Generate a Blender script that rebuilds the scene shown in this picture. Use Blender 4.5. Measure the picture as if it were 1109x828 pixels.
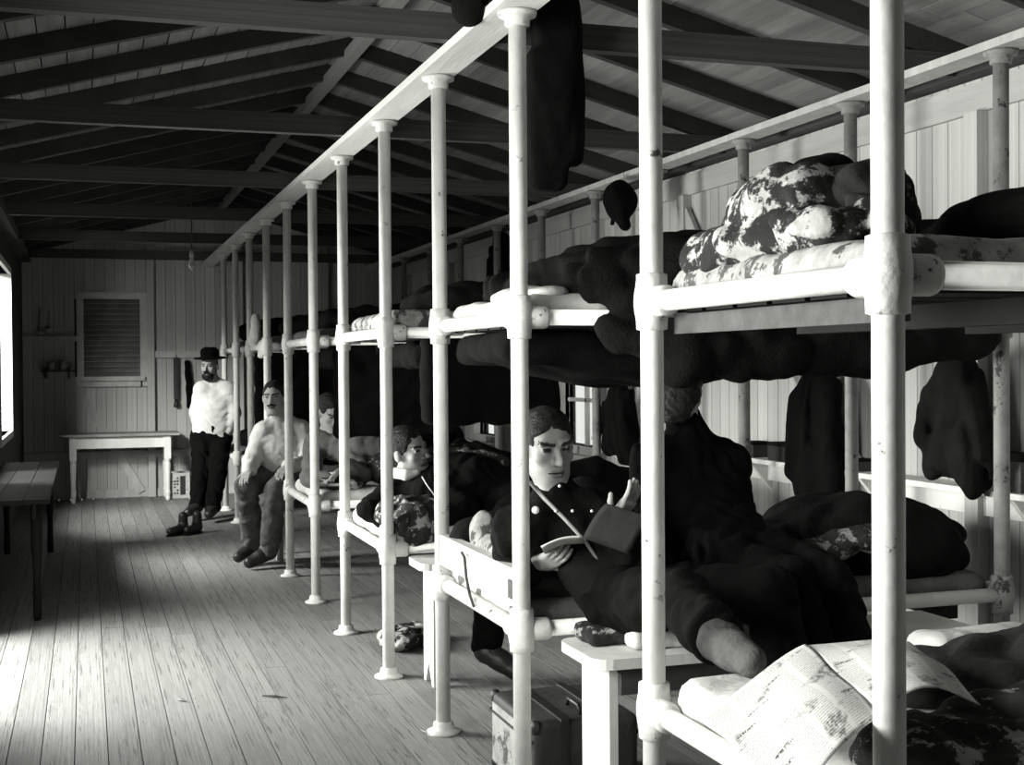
import bpy, math, random
import numpy as np
from mathutils import Vector, Matrix

for o in list(bpy.data.objects):
    bpy.data.objects.remove(o, do_unlink=True)
scene = bpy.context.scene
COL = scene.collection
random.seed(7)

# ------------------------------------------------------------------ camera
F_PX, YAW, PITCH, ROLL = 1409.99, .3162, .0140, -.0075
EYE = np.array([0, 0, 1.55])
_F = np.array([math.sin(YAW)*math.cos(PITCH), math.cos(YAW)*math.cos(PITCH), -math.sin(PITCH)])
_R = np.array([math.cos(YAW), -math.sin(YAW), 0.])
_U = np.cross(_R, _F)
_R, _U = _R*math.cos(ROLL)+_U*math.sin(ROLL), -_R*math.sin(ROLL)+_U*math.cos(ROLL)
cd = bpy.data.cameras.new('camera')
cam = bpy.data.objects.new('camera', cd)
COL.objects.link(cam)
cd.sensor_width = 36
cd.lens = F_PX*36/1109
cd.clip_start = .05
M = Matrix.Identity(4)
for i in range(3):
    M[i][0], M[i][1], M[i][2], M[i][3] = _R[i], _U[i], -_F[i], EYE[i]
cam.matrix_world = M
scene.camera = cam

def ray(u, v):
    return _F + _R*(u-554.5)/F_PX + _U*(414-v)/F_PX
def at(u, v, d):                      # point at a depth (metres along the view axis)
    return EYE + ray(u, v)*d
def onz(u, v, z):
    r = ray(u, v); return EYE + r*(z-EYE[2])/r[2]
def onx(u, v, x):
    r = ray(u, v); return EYE + r*x/r[0]
def ony(u, v, y):
    r = ray(u, v); return EYE + r*y/r[1]

# ------------------------------------------------------------------ world, lights, exposure
w = bpy.data.worlds.new('overcast_sky')
scene.world = w
w.use_nodes = True
w.node_tree.nodes['Background'].inputs[0].default_value = (.97, 1, .95, 1)
w.node_tree.nodes['Background'].inputs[1].default_value = .95

def daylight(name, loc, target, sx, sy, power, spread=150):
    ld = bpy.data.lights.new(name, 'AREA')
    ld.shape = 'RECTANGLE'; ld.size = sx; ld.size_y = sy
    ld.energy = power; ld.color = (.985, 1, .96); ld.spread = math.radians(spread)
    o = bpy.data.objects.new(name, ld); COL.objects.link(o)
    o.location = loc
    o.rotation_euler = (Vector(target)-Vector(loc)).to_track_quat('-Z', 'Y').to_euler()
    return o
# daylight entering the openings of the left wall: window, open doorway, two windows further on
LEFT_WINDOWS = [(2.0, 4.2, 1.0, 2.45), (6.2, 8.0, 0, 1.95), (9.7, 10.7, .9, 1.9), (11.6, 13.35, .95, 2.45)]
daylight('daylight', (-1.5, 3.1, 1.75), (1.9, 2.7, 1.5), 2.1, 1.6, 215)
daylight('daylight', (-1.6, 7.4, 1.25), (1.7, 5.7, .75), 1.9, 1.6, 300)
daylight('daylight', (-1.6, 10.1, 2.1), (1.2, 10.5, .7), 1.1, 1.0, 190)
daylight('daylight', (-2.2, 10.4, 3.2), (1.1, 14.9, 1.0), 2.2, .8, 480, 120)

vs = scene.view_settings
vs.view_transform = 'Standard'; vs.look = 'None'; vs.gamma = 1; vs.exposure = 0.0
vs.use_curve_mapping = False
scene.cycles.use_denoising = True
scene.cycles.max_bounces = 6
scene.cycles.diffuse_bounces = 2

# ------------------------------------------------------------------ materials
def rgb(c):
    if isinstance(c, (int, float)): c = (c, c, c*.965)
    return (c[0], c[1], c[2], 1)

def mat(name, c, rough=.75, var=.25, scale=6, bump=.1, bscale=40, stretch=(1, 1, 1), chip=None, chip_amt=.6,
        chip_scale=14, piece=0, spec=.25):
    m = bpy.data.materials.new(name); m.use_nodes = True
    nt = m.node_tree; N = nt.nodes; L = nt.links
    b = N['Principled BSDF']; b.inputs['Roughness'].default_value = rough
    b.inputs['Specular IOR Level'].default_value = spec
    tc = N.new('ShaderNodeTexCoord'); mp = N.new('ShaderNodeMapping')
    mp.inputs['Scale'].default_value = stretch
    L.new(tc.outputs['Object'], mp.inputs['Vector'])
    nz = N.new('ShaderNodeTexNoise'); nz.inputs['Scale'].default_value = scale
    nz.inputs['Detail'].default_value = 6; nz.inputs['Roughness'].default_value = .65
    L.new(mp.outputs['Vector'], nz.inputs['Vector'])
    cr = N.new('ShaderNodeValToRGB')
    cc = rgb(c)
    cr.color_ramp.elements[0].position = .3; cr.color_ramp.elements[1].position = .7
    cr.color_ramp.elements[0].color = tuple(x*(1-var) for x in cc[:3])+(1,)
    cr.color_ramp.elements[1].color = tuple(min(1, x*(1+var)) for x in cc[:3])+(1,)
    L.new(nz.outputs['Fac'], cr.inputs['Fac'])
    out = cr.outputs['Color']
    if piece:
        oi = N.new('ShaderNodeObjectInfo')
        mr = N.new('ShaderNodeMapRange')
        mr.inputs['To Min'].default_value = 1-piece; mr.inputs['To Max'].default_value = 1+piece*.6
        L.new(oi.outputs['Random'], mr.inputs['Value'])
        mx = N.new('ShaderNodeMix'); mx.data_type = 'RGBA'; mx.blend_type = 'MULTIPLY'
        mx.inputs['Factor'].default_value = 1
        L.new(out, mx.inputs['A']); L.new(mr.outputs['Result'], mx.inputs['B'])
        out = mx.outputs['Result']
    if chip is not None:
        n2 = N.new('ShaderNodeTexNoise'); n2.inputs['Scale'].default_value = chip_scale
        n2.inputs['Detail'].default_value = 8; n2.inputs['Roughness'].default_value = .7
        L.new(tc.outputs['Object'], n2.inputs['Vector'])
        c2 = N.new('ShaderNodeValToRGB')
        c2.color_ramp.elements[0].position = chip_amt; c2.color_ramp.elements[1].position = chip_amt+.04
        c2.color_ramp.elements[0].color = (0, 0, 0, 1); c2.color_ramp.elements[1].color = (1, 1, 1, 1)
        L.new(n2.outputs['Fac'], c2.inputs['Fac'])
        mx = N.new('ShaderNodeMix'); mx.data_type = 'RGBA'
        L.new(c2.outputs['Color'], mx.inputs['Factor'])
        L.new(out, mx.inputs['A']); mx.inputs['B'].default_value = rgb(chip)
        out = mx.outputs['Result']
    L.new(out, b.inputs['Base Color'])
    if bump:
        nb = N.new('ShaderNodeTexNoise'); nb.inputs['Scale'].default_value = bscale
        nb.inputs['Detail'].default_value = 5
        L.new(mp.outputs['Vector'], nb.inputs['Vector'])
        bp = N.new('ShaderNodeBump'); bp.inputs['Strength'].default_value = bump
        bp.inputs['Distance'].default_value = .02
        L.new(nb.outputs['Fac'], bp.inputs['Height']); L.new(bp.outputs['Normal'], b.inputs['Normal'])
    return m

def print_mat(name):
    """newsprint: columns of fine text lines, dark headline strips and a picture block (flat print)"""
    m = bpy.data.materials.new(name); m.use_nodes = True
    nt = m.node_tree; N = nt.nodes; L = nt.links; b = N['Principled BSDF']
    b.inputs['Roughness'].default_value = .9
    uv = N.new('ShaderNodeUVMap')
    def noise(sx, sy, sc, lo, hi):
        mp = N.new('ShaderNodeMapping'); mp.inputs['Scale'].default_value = (sx, sy, 1)
        L.new(uv.outputs['UV'], mp.inputs['Vector'])
        n = N.new('ShaderNodeTexNoise'); n.inputs['Scale'].default_value = sc; n.inputs['Detail'].default_value = 3
        L.new(mp.outputs['Vector'], n.inputs['Vector'])
        r = N.new('ShaderNodeMapRange'); r.inputs['From Min'].default_value = lo; r.inputs['From Max'].default_value = hi
        L.new(n.outputs['Fac'], r.inputs['Value'])
        return r.outputs['Result']
    def wave(dirn, sc, lo, hi):
        wv = N.new('ShaderNodeTexWave'); wv.bands_direction = dirn; wv.inputs['Scale'].default_value = sc
        L.new(uv.outputs['UV'], wv.inputs['Vector'])
        r = N.new('ShaderNodeMapRange'); r.inputs['From Min'].default_value = lo; r.inputs['From Max'].default_value = hi
        L.new(wv.outputs['Fac'], r.inputs['Value'])
        return r.outputs['Result']
    def mul(a, c):
        q = N.new('ShaderNodeMath'); q.operation = 'MULTIPLY'; q.use_clamp = True
        for i, s in enumerate((a, c)):
            if isinstance(s, (int, float)): q.inputs[i].default_value = s
            else: L.new(s, q.inputs[i])
        return q.outputs[0]
    def add(a, c):
        q = N.new('ShaderNodeMath'); q.operation = 'ADD'; q.use_clamp = True
        L.new(a, q.inputs[0]); L.new(c, q.inputs[1]); return q.outputs[0]
    words = mul(mul(noise(60, 14, 3, .42, .5), wave('Y', 18, .3, .7)), wave('X', 1.3, .08, .16))
    heads = mul(noise(1.2, 9, 2.2, .62, .66), noise(30, 6, 3, .45, .5))
    pict = mul(noise(2, 3, 1.2, .56, .62), noise(12, 12, 2, .35, .65))
    k = add(add(mul(words, .5), heads), mul(pict, .8))
    mx = N.new('ShaderNodeMix'); mx.data_type = 'RGBA'
    mx.inputs['A'].default_value = rgb(.72); mx.inputs['B'].default_value = rgb(.06)
    L.new(k, mx.inputs['Factor']); L.new(mx.outputs['Result'], b.inputs['Base Color'])
    return m

def ticking_mat(name, c1, c2, scale, direction='X'):
    m = mat(name, c1, .9)
    nt = m.node_tree; N = nt.nodes; L = nt.links; b = N['Principled BSDF']
    src = b.inputs['Base Color'].links[0].from_socket
    tc = N.new('ShaderNodeTexCoord')
    wv = N.new('ShaderNodeTexWave'); wv.bands_direction = direction; wv.inputs['Scale'].default_value = scale
    wv.inputs['Distortion'].default_value = 1.5; wv.inputs['Detail'].default_value = 2
    L.new(tc.outputs['Object'], wv.inputs['Vector'])
    cr = N.new('ShaderNodeValToRGB'); cr.color_ramp.elements[0].position = .45; cr.color_ramp.elements[1].position = .6
    L.new(wv.outputs['Fac'], cr.inputs['Fac'])
    mx = N.new('ShaderNodeMix'); mx.data_type = 'RGBA'
    L.new(cr.outputs['Color'], mx.inputs['Factor']); L.new(src, mx.inputs['A'])
    mx.inputs['B'].default_value = rgb(c2); L.new(mx.outputs['Result'], b.inputs['Base Color'])
    return m

MT = dict(
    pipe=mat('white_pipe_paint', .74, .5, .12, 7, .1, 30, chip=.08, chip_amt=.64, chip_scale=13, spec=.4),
    joint=mat('iron_fitting_paint', .70, .5, .15, 9, .2, 35, chip=.05, chip_amt=.62, chip_scale=22, spec=.4),
    whitewood=mat('white_painted_wood', .72, .65, .15, 4, .15, 20, (1, 1, .3), chip=.12, chip_amt=.68, chip_scale=9),
    beam=mat('pale_painted_beam', .62, .65, .15, 3, .1, 20, (4, .4, 4), piece=.12),
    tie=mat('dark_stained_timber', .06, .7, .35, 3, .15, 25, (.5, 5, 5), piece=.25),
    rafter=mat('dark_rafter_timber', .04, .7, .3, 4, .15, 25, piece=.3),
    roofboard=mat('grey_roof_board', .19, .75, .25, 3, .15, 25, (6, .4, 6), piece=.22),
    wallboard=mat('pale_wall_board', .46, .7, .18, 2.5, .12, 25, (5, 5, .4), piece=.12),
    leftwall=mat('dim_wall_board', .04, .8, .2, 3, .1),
    under=mat('dark_sheathing', .03, .9, .2, 3, 0),
    floor=mat('worn_floor_board', .24, .85, .30, 9, .35, 60, (3, .8, 1), chip=.12, chip_amt=.56, chip_scale=11, piece=.16),
    louver=mat('weathered_louver_wood', .20, .8, .3, 5, .15),
    black=mat('black_wool', .003, .95, .4, 10, .3, 120, spec=.1),
    dark=mat('dark_wool', .007, .95, .4, 8, .3, 120, spec=.1),
    blanket=mat('dark_grey_blanket', .006, .95, .5, 7, .4, 90, spec=.1),
    grey=mat('grey_wool', .14, .95, .35, 8, .3, 100, spec=.1),
    greytrouser=mat('grey_work_trousers', .10, .9, .4, 9, .3, 90, spec=.1),
    shirt=mat('pale_cotton_shirt', .62, .9, .15, 9, .2, 60, spec=.1),
    linen=mat('off_white_linen', .66, .9, .18, 6, .2, 40, spec=.1),
    ticking=ticking_mat('striped_ticking', .40, .13, 26),
    quilt=mat('mottled_printed_quilt', .38, .9, .25, 9, .3, 40, chip=.018, chip_amt=.455, chip_scale=10),
    darkquilt=mat('dark_mottled_blanket', .016, .9, .5, 9, .3, 40, chip=.30, chip_amt=.63, chip_scale=9),
    plaid=mat('figured_dark_blanket', .03, .9, .5, 8, .3, 40, chip=.36, chip_amt=.54, chip_scale=13),
    skin=mat('skin', .36, .6, .12, 20, .08, 60, spec=.3),
    skindark=mat('eye_and_lip', .035, .5, .1, 20, 0),
    lip=mat('lip_tone', .2, .6, .1, 20, 0),
    hair=mat('dark_hair', .012, .6, .5, 40, .5, 150),
    leather=mat('black_leather', .018, .45, .4, 12, .2, 60, spec=.5),
    tan=mat('scuffed_suitcase_leather', .045, .55, .4, 8, .2, 40, chip=.05, chip_amt=.62, chip_scale=10),
    suitend=mat('scuffed_suitcase_end', .34, .6, .4, 7, .2, 40, chip=.07, chip_amt=.56, chip_scale=9),
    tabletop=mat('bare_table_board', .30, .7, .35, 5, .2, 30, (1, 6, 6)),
    crate=mat('pale_crate_wood', .42, .8, .3, 6, .2, 30),
    ink=mat('stencil_ink', .03, .8, .2, 8, 0),
    tin=mat('dull_tin', .38, .35, .3, 12, .1, 40, spec=.6),
    brass=mat('pale_button_metal', .75, .3, .1, 12, 0, spec=.7),
    cord=mat('dark_cord', .06, .9, .3, 20, .2),
    rope=mat('pale_cord', .5, .9, .2, 20, .2),
    strap=mat('pale_strap_leather', .3, .6, .2, 20, .1),
    paper=mat('book_paper', .6, .9, .15, 20, .1),
    darkpaper=mat('dark_magazine_page', .025, .8, .3, 20, .1),
    news=print_mat('printed_newspaper'),
    frame=mat('pale_window_frame', .5, .6, .2, 6, .1),
    backpipe=mat('shaded_worn_pipe_paint', .26, .6, .3, 8, .1, 30, chip=.05, chip_amt=.58, chip_scale=9),  # pipe paint with the wall row's shade put into its colour, plus worn patches
    stained=mat('stained_grey_linen', .32, .9, .45, 12, .2, 40, chip=.07, chip_amt=.54, chip_scale=11),
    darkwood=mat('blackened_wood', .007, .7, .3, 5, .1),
    shirtgrey=mat('grey_knit_jersey', .16, .95, .3, 10, .3, 100, spec=.1),
)
g = bpy.data.materials.new('window_glass'); g.use_nodes = True
gn = g.node_tree.nodes; gl = g.node_tree.links
gt = gn.new('ShaderNodeBsdfTransparent'); gg = gn.new('ShaderNodeBsdfGlossy'); gg.inputs['Roughness'].default_value = .05
gm = gn.new('ShaderNodeMixShader'); gm.inputs[0].default_value = .08
gl.new(gt.outputs[0], gm.inputs[1]); gl.new(gg.outputs[0], gm.inputs[2]); gl.new(gm.outputs[0], gn['Material Output'].inputs['Surface'])
MT['glass'] = g
bb = bpy.data.materials.new('lamp_glass'); bb.use_nodes = True
q = bb.node_tree.nodes['Principled BSDF']; q.inputs['Base Color'].default_value = (.7, .7, .67, 1)
q.inputs['Roughness'].default_value = .1; q.inputs['Transmission Weight'].default_value = .4
MT['bulb'] = bb

# ------------------------------------------------------------------ mesh helpers
class MB:
    def __init__(s): s.v = []; s.f = []
    def add(s, vs, fs):
        n = len(s.v); s.v += [tuple(float(c) for c in p) for p in vs]; s.f += [tuple(i+n for i in q) for q in fs]; return s
    def box(s, lo, hi):
        x0, y0, z0 = lo; x1, y1, z1 = hi
        return s.add([(x0,y0,z0),(x1,y0,z0),(x1,y1,z0),(x0,y1,z0),(x0,y0,z1),(x1,y0,z1),(x1,y1,z1),(x0,y1,z1)],
                     [(0,3,2,1),(4,5,6,7),(0,1,5,4),(1,2,6,5),(2,3,7,6),(3,0,4,7)])
    def bar(s, a, b, w, t, up=(0, 0, 1)):                # rectangular bar between two points
        a, b = Vector(a), Vector(b); d = (b-a).normalized(); up = Vector(up)
        if abs(d.dot(up)) > .95: up = Vector((1, 0, 0))
        x = d.cross(up).normalized(); y = x.cross(d)
        P = [p + x*(sx*w/2) + y*(sy*t/2) for p in (a, b) for sx, sy in ((-1,-1),(1,-1),(1,1),(-1,1))]
        return s.add(P, [(0,3,2,1),(4,5,6,7),(0,1,5,4),(1,2,6,5),(2,3,7,6),(3,0,4,7)])
    def tube(s, pts, rs, seg=16):
        pts = [Vector(p) for p in pts]
        if isinstance(rs, (int, float)): rs = [rs]*len(pts)
        rings = []; n = len(pts); ref = None
        for i, p in enumerate(pts):
            d = (pts[min(i+1, n-1)]-pts[max(i-1, 0)]).normalized()
            if ref is None:
                ref = Vector((0, 0, 1)) if abs(d.z) < .9 else Vector((1, 0, 0))
            x = d.cross(ref).normalized(); y = x.cross(d).normalized(); ref = y
            rings += [p + (x*math.cos(t)+y*math.sin(t))*rs[i] for t in (2*math.pi*k/seg for k in range(seg))]
        fs = []
        for i in range(n-1):
            for k in range(seg):
                k2 = (k+1) % seg
                fs.append((i*seg+k, (i+1)*seg+k, (i+1)*seg+k2, i*seg+k2))
        fs.append(tuple(range(seg))); fs.append(tuple((n-1)*seg+k for k in reversed(range(seg))))
        return s.add(rings, fs)
    def lathe(s, base, prof, seg=20):                    # profile of (r, z) about a vertical axis
        return s.tube([(base[0], base[1], base[2]+z) for r, z in prof], [max(r, 1e-4) for r, z in prof], seg)
    def mesh(s, name, off=(0, 0, 0), smooth=False):
        me = bpy.data.meshes.new(name)
        me.from_pydata([(a-off[0], b-off[1], c-off[2]) for a, b, c in s.v], [], s.f)
        me.update()
        if smooth: me.shade_smooth()
        return me

def link(name, me, m, parent=None, loc=(0, 0, 0)):
    o = bpy.data.objects.new(name, me); COL.objects.link(o); o.location = loc
    if m is not None and len(me.materials) == 0: me.materials.append(m)
    if parent is not None: o.parent = parent
    return o

def tag(o, label, cat, group=None, kind=None):
    if label: o['label'] = label
    if cat: o['category'] = cat
    if group: o['group'] = group
    if kind: o['kind'] = kind
    return o

def thing(name, label, cat, loc, group=None):
    o = bpy.data.objects.new(name, None); COL.objects.link(o); o.location = [float(c) for c in loc]
    o.empty_display_size = .1
    return tag(o, label, cat, group)

def origin(o):                                           # world place of an object without waiting for the depsgraph
    p = Vector(o.location)
    while o.parent is not None:
        o = o.parent; p += Vector(o.location)
    return p

def part(name, mb, m, parent, smooth=False):
    return link(name, mb.mesh(name, tuple(origin(parent)), smooth), m, parent)

def solo(name, mb, m, label, cat, loc, smooth=False, group=None):
    o = link(name, mb.mesh(name, tuple(float(c) for c in loc), smooth), m, None, [float(c) for c in loc])
    return tag(o, label, cat, group)

def structure(name, mb, m, parent=None, loc=(0, 0, 0)):
    o = link(name, mb.mesh(name, loc), m, parent, loc)
    if parent is None: o['kind'] = 'structure'
    return o

UNIT = {}
def piece(name, lo, hi, m, parent):                      # box piece sharing one unit mesh per material
    key = (name, m.name)
    if key not in UNIT:
        me = MB().box((-.5, -.5, -.5), (.5, .5, .5)).mesh(name); me.materials.append(m); UNIT[key] = me
    o = bpy.data.objects.new(name, UNIT[key]); COL.objects.link(o); o.parent = parent
    p = origin(parent)
    o.location = [(a+b)/2-c for a, b, c in zip(lo, hi, p)]
    o.scale = [b-a for a, b in zip(lo, hi)]
    return o

def bar_piece(name, a, b, wd, t, m, parent, up=(0, 0, 1)):
    return part(name, MB().bar(a, b, wd, t, up), m, parent)

# ------------------------------------------------------------------ soft shapes: signed distance fields meshed with surface nets
def cone(a, ra, b, rb, k=.02): return ('cone', np.array(a, float), ra, np.array(b, float), rb, k)
def ell(c, r, k=.02, R=None, cut=False): return ('cut' if cut else 'ell', np.array(c, float), np.array(r, float), R, k)
def rbox(c, h, rad, k=.02, R=None): return ('box', np.array(c, float), np.array(h, float), R, k, rad)

def sdf(prims, vox, disp=None, name='soft', off=(0, 0, 0)):
    lo = np.full(3, 1e9); hi = -lo
    boxes = []
    for p in prims:
        if p[0] == 'cone':
            a = np.minimum(p[1]-p[2], p[3]-p[4]); b = np.maximum(p[1]+p[2], p[3]+p[4])
        else:
            r = p[2]
            if p[3] is not None: r = np.full(3, np.linalg.norm(r) if p[0] == 'box' else r.max())
            a, b = p[1]-r, p[1]+r
        m_ = p[5 if p[0] == 'cone' else 4] + .03 + 2*vox
        boxes.append((a-m_, b+m_))
        if p[0] != 'cut': lo = np.minimum(lo, a-.04-2*vox); hi = np.maximum(hi, b+.04+2*vox)
    n = np.ceil((hi-lo)/vox).astype(int)+1
    D = np.full(n, 10., np.float32)
    ax = [lo[i]+vox*np.arange(n[i]) for i in range(3)]
    for p, (a, b) in zip(prims, boxes):
        i0 = np.clip(np.floor((a-lo)/vox).astype(int), 0, n-1); i1 = np.clip(np.ceil((b-lo)/vox).astype(int)+1, 1, n)
        if (i1 <= i0).any(): continue
        sl = tuple(slice(i0[i], i1[i]) for i in range(3))
        X = ax[0][sl[0]][:, None, None]; Y = ax[1][sl[1]][None, :, None]; Z = ax[2][sl[2]][None, None, :]
        if p[0] == 'cone':
            A, B = p[1], p[3]; ab = B-A; L2 = max(float(ab@ab), 1e-12)
            t = np.clip(((X-A[0])*ab[0]+(Y-A[1])*ab[1]+(Z-A[2])*ab[2])/L2, 0, 1)
            d = np.sqrt((X-A[0]-t*ab[0])**2+(Y-A[1]-t*ab[1])**2+(Z-A[2]-t*ab[2])**2)-(p[2]+t*(p[4]-p[2])); k = p[5]
        else:
            x, y, z = X-p[1][0], Y-p[1][1], Z-p[1][2]
            if p[3] is not None:
                R = p[3]; x, y, z = (R[0][0]*x+R[0][1]*y+R[0][2]*z, R[1][0]*x+R[1][1]*y+R[1][2]*z, R[2][0]*x+R[2][1]*y+R[2][2]*z)
            k = p[4]; r = p[2]
            if p[0] == 'box':
                rd = p[5]; qx, qy, qz = np.abs(x)-r[0]+rd, np.abs(y)-r[1]+rd, np.abs(z)-r[2]+rd
                d = np.sqrt(np.maximum(qx, 0)**2+np.maximum(qy, 0)**2+np.maximum(qz, 0)**2)+np.minimum(np.maximum(qx, np.maximum(qy, qz)), 0)-rd
            else:
                k0 = np.sqrt((x/r[0])**2+(y/r[1])**2+(z/r[2])**2); k1 = np.sqrt((x/r[0]**2)**2+(y/r[1]**2)**2+(z/r[2]**2)**2)
                d = k0*(k0-1)/np.maximum(k1, 1e-9)
        d = np.broadcast_to(d, D[sl].shape)
        c = D[sl]
        if p[0] == 'cut':
            h = np.maximum(k-np.abs(c+d), 0)/k
            D[sl] = np.maximum(c, -d)+h*h*k/4
        else:
            h = np.maximum(k-np.abs(c-d), 0)/k
            D[sl] = np.minimum(c, d)-h*h*k/4
    if disp is not None:
        ii = np.nonzero(np.abs(D) < .06)
        P = np.stack([ax[i][ii[i]] for i in range(3)], 1)
        D[ii] += disp(P)
    for i in range(3):                                   # keep the border outside
        s_ = [slice(None)]*3; s_[i] = 0; D[tuple(s_)] = np.abs(D[tuple(s_)])+1e-3
        s_[i] = -1; D[tuple(s_)] = np.abs(D[tuple(s_)])+1e-3
    S = D < 0
    cs = np.zeros(np.array(n)-1, np.int8)
    for dx in (0, 1):
        for dy in (0, 1):
            for dz in (0, 1):
                cs += S[dx:n[0]-1+dx, dy:n[1]-1+dy, dz:n[2]-1+dz]
    act = np.nonzero((cs > 0) & (cs < 8))
    I = np.stack(act, 1); idx = np.full(np.array(n)-1, -1, np.int32); idx[act] = np.arange(len(I))
    acc = np.zeros((len(I), 3)); cnt = np.zeros(len(I))
    cor = [(0,0,0),(1,0,0),(0,1,0),(1,1,0),(0,0,1),(1,0,1),(0,1,1),(1,1,1)]
    val = [D[I[:,0]+c[0], I[:,1]+c[1], I[:,2]+c[2]] for c in cor]
    for e0, e1 in ((0,1),(2,3),(4,5),(6,7),(0,2),(1,3),(4,6),(5,7),(0,4),(1,5),(2,6),(3,7)):
        a, b = val[e0], val[e1]; mk = (a < 0) != (b < 0)
        t = np.where(mk, a/np.where(mk, a-b, 1), 0)
        c0, c1 = np.array(cor[e0]), np.array(cor[e1])
        acc += mk[:, None]*(c0+t[:, None]*(c1-c0)); cnt += mk
    V = lo + vox*(I+acc/cnt[:, None]) - np.array([float(c) for c in off])
    quads = []
    for axn, (u_, v_) in ((0, (1, 2)), (1, (2, 0)), (2, (0, 1))):
        s0 = [slice(None)]*3; s1 = [slice(None)]*3; s0[axn] = slice(0, -1); s1[axn] = slice(1, None)
        ch = S[tuple(s0)] != S[tuple(s1)]
        E_ = np.stack(np.nonzero(ch), 1)
        ok = (E_[:, u_] > 0) & (E_[:, v_] > 0) & (E_[:, u_] < n[u_]-1) & (E_[:, v_] < n[v_]-1)
        E_ = E_[ok]
        eu = np.zeros(3, int); eu[u_] = 1; ev = np.zeros(3, int); ev[v_] = 1
        def ix(a): return idx[a[:, 0], a[:, 1], a[:, 2]]
        qd = np.stack([ix(E_-eu-ev), ix(E_-ev), ix(E_), ix(E_-eu)], 1)
        ins = S[E_[:, 0], E_[:, 1], E_[:, 2]]
        qd = np.where(ins[:, None], qd, qd[:, ::-1])
        quads.append(qd)
    Q = np.concatenate(quads)
    me = bpy.data.meshes.new(name)
    me.vertices.add(len(V)); me.vertices.foreach_set('co', V.astype(np.float32).ravel())
    me.loops.add(len(Q)*4); me.loops.foreach_set('vertex_index', Q.astype(np.int32).ravel())
    me.polygons.add(len(Q)); me.polygons.foreach_set('loop_start', np.arange(0, len(Q)*4, 4, dtype=np.int32))
    me.update(calc_edges=True); me.shade_smooth()
    return me

def folds(amp, sc, seed, stretch=(1, 1, 1)):
    rg = np.random.RandomState(seed); dirs = rg.normal(size=(4, 3)); dirs /= np.linalg.norm(dirs, axis=1)[:, None]
    ph = rg.rand(4)*6.3; ph2 = rg.rand(3)*6.3; st = np.array(stretch)
    def f(P):
        q_ = P*sc*st
        q_ = q_+.9*np.sin(q_[:, [1, 2, 0]]*.8+ph2)+.4*np.sin(q_[:, [2, 0, 1]]*1.9+ph2[::-1])
        v = 0
        for i in range(4):
            v = v + (1-2*np.abs(np.sin(q_@dirs[i]*(1+.35*i)+ph[i])))*(.9-.15*i)
        return amp*v*.5
    return f

def soft(name, prims, vox, m, parent=None, loc=None, disp=None, label=None, cat=None, group=None):
    if parent is not None: off = tuple(origin(parent))
    else: off = tuple(float(c) for c in loc)
    me = sdf(prims, vox, disp, name, off)
    o = link(name, me, m, parent, (0, 0, 0) if parent is not None else off)
    if parent is None: tag(o, label, cat, group)
    return o

# ================================================================== THE ROOM
XL, XR, YB, YE = -.70, 3.72, -2.2, 16.2
ZW = 2.80                      # wall height
XRIDGE, ZRIDGE = 1.51, 3.40
XF, XB = 1.4155, 3.40          # aisle row and wall row of bunk posts
PY = [2.08, 3.14, 4.24, 5.29, 6.33, 7.45, 8.49, 9.62, 10.78, 11.94, 13.09, 14.25]
ZBEAM, ZUP, ZLO = 2.752, 1.711, .635

# floor
floor = structure('floor', MB().box((XL-.1, YB-.1, -.12), (XR+.1, YE+.1, -.028)), MT['under'])
x = XL
row = 0
while x < XR-.02:
    x1 = min(x+.128, XR)
    y = YB
    cuts = [YB, 1.1+random.random()*3, 6+random.random()*3, 11+random.random()*3, YE]
    for a, b in zip(cuts[:-1], cuts[1:]):
        piece('floor_board', (x+.002, a+.0015, -.03), (x1-.002, b-.0015, random.uniform(-.0015, 0.0)), MT['floor'], floor)
    x = x1; row += 1

# right wall: vertical boards with two window openings low between the bunks
RWIN = [(9.25, 10.05, .90, 1.62), (11.65, 12.50, .86, 1.58)]
wall_right = structure('wall_right', MB().box((XR+.03, YB-.1, 0), (XR+.12, RWIN[0][0], ZW+.1))
    .box((XR+.03, RWIN[0][1], 0), (XR+.12, RWIN[1][0], ZW+.1)).box((XR+.03, RWIN[1][1], 0), (XR+.12, YE+.1, ZW+.1))
    .box((XR+.03, RWIN[0][0], 0), (XR+.12, RWIN[0][1], RWIN[0][2])).box((XR+.03, RWIN[0][0], RWIN[0][3]), (XR+.12, RWIN[0][1], ZW+.1))
    .box((XR+.03, RWIN[1][0], 0), (XR+.12, RWIN[1][1], RWIN[1][2])).box((XR+.03, RWIN[1][0], RWIN[1][3]), (XR+.12, RWIN[1][1], ZW+.1)), MT['under'])
y = YB
while y < YE-.01:
    y1 = min(y+.118, YE)
    spans = [(0, ZW+.06)]
    for (a, b, z0, z1) in RWIN:
        if y1 > a+.01 and y < b-.01: spans = [(0, z0), (z1, ZW+.06)]
    for z0, z1 in spans:
        piece('wall_board', (XR, y+.002, z0), (XR+.03, y1-.002, z1), MT['wallboard'], wall_right)
    y = y1
piece('header_board', (XR-.025, YB, 2.63), (XR, YE, 2.76), MT['wallboard'], wall_right)
for yy in (1.0, 3.1, 4.72, 7.62, 9.1, 11.1, 13.3, 15.2):
    piece('wall_stud', (XR-.06, yy, 0), (XR, yy+.09, 2.63), MT['wallboard'], wall_right)
bar_piece('wall_brace', (XR-.03, 7.72, 2.6), (XR-.03, 7.0, 1.78), .09, .03, MT['wallboard'], wall_right, (1, 0, 0))
bar_piece('wall_brace', (XR-.03, 9.12, .9), (XR-.03, 8.35, 1.65), .10, .03, MT['wallboard'], wall_right, (1, 0, 0))
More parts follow.
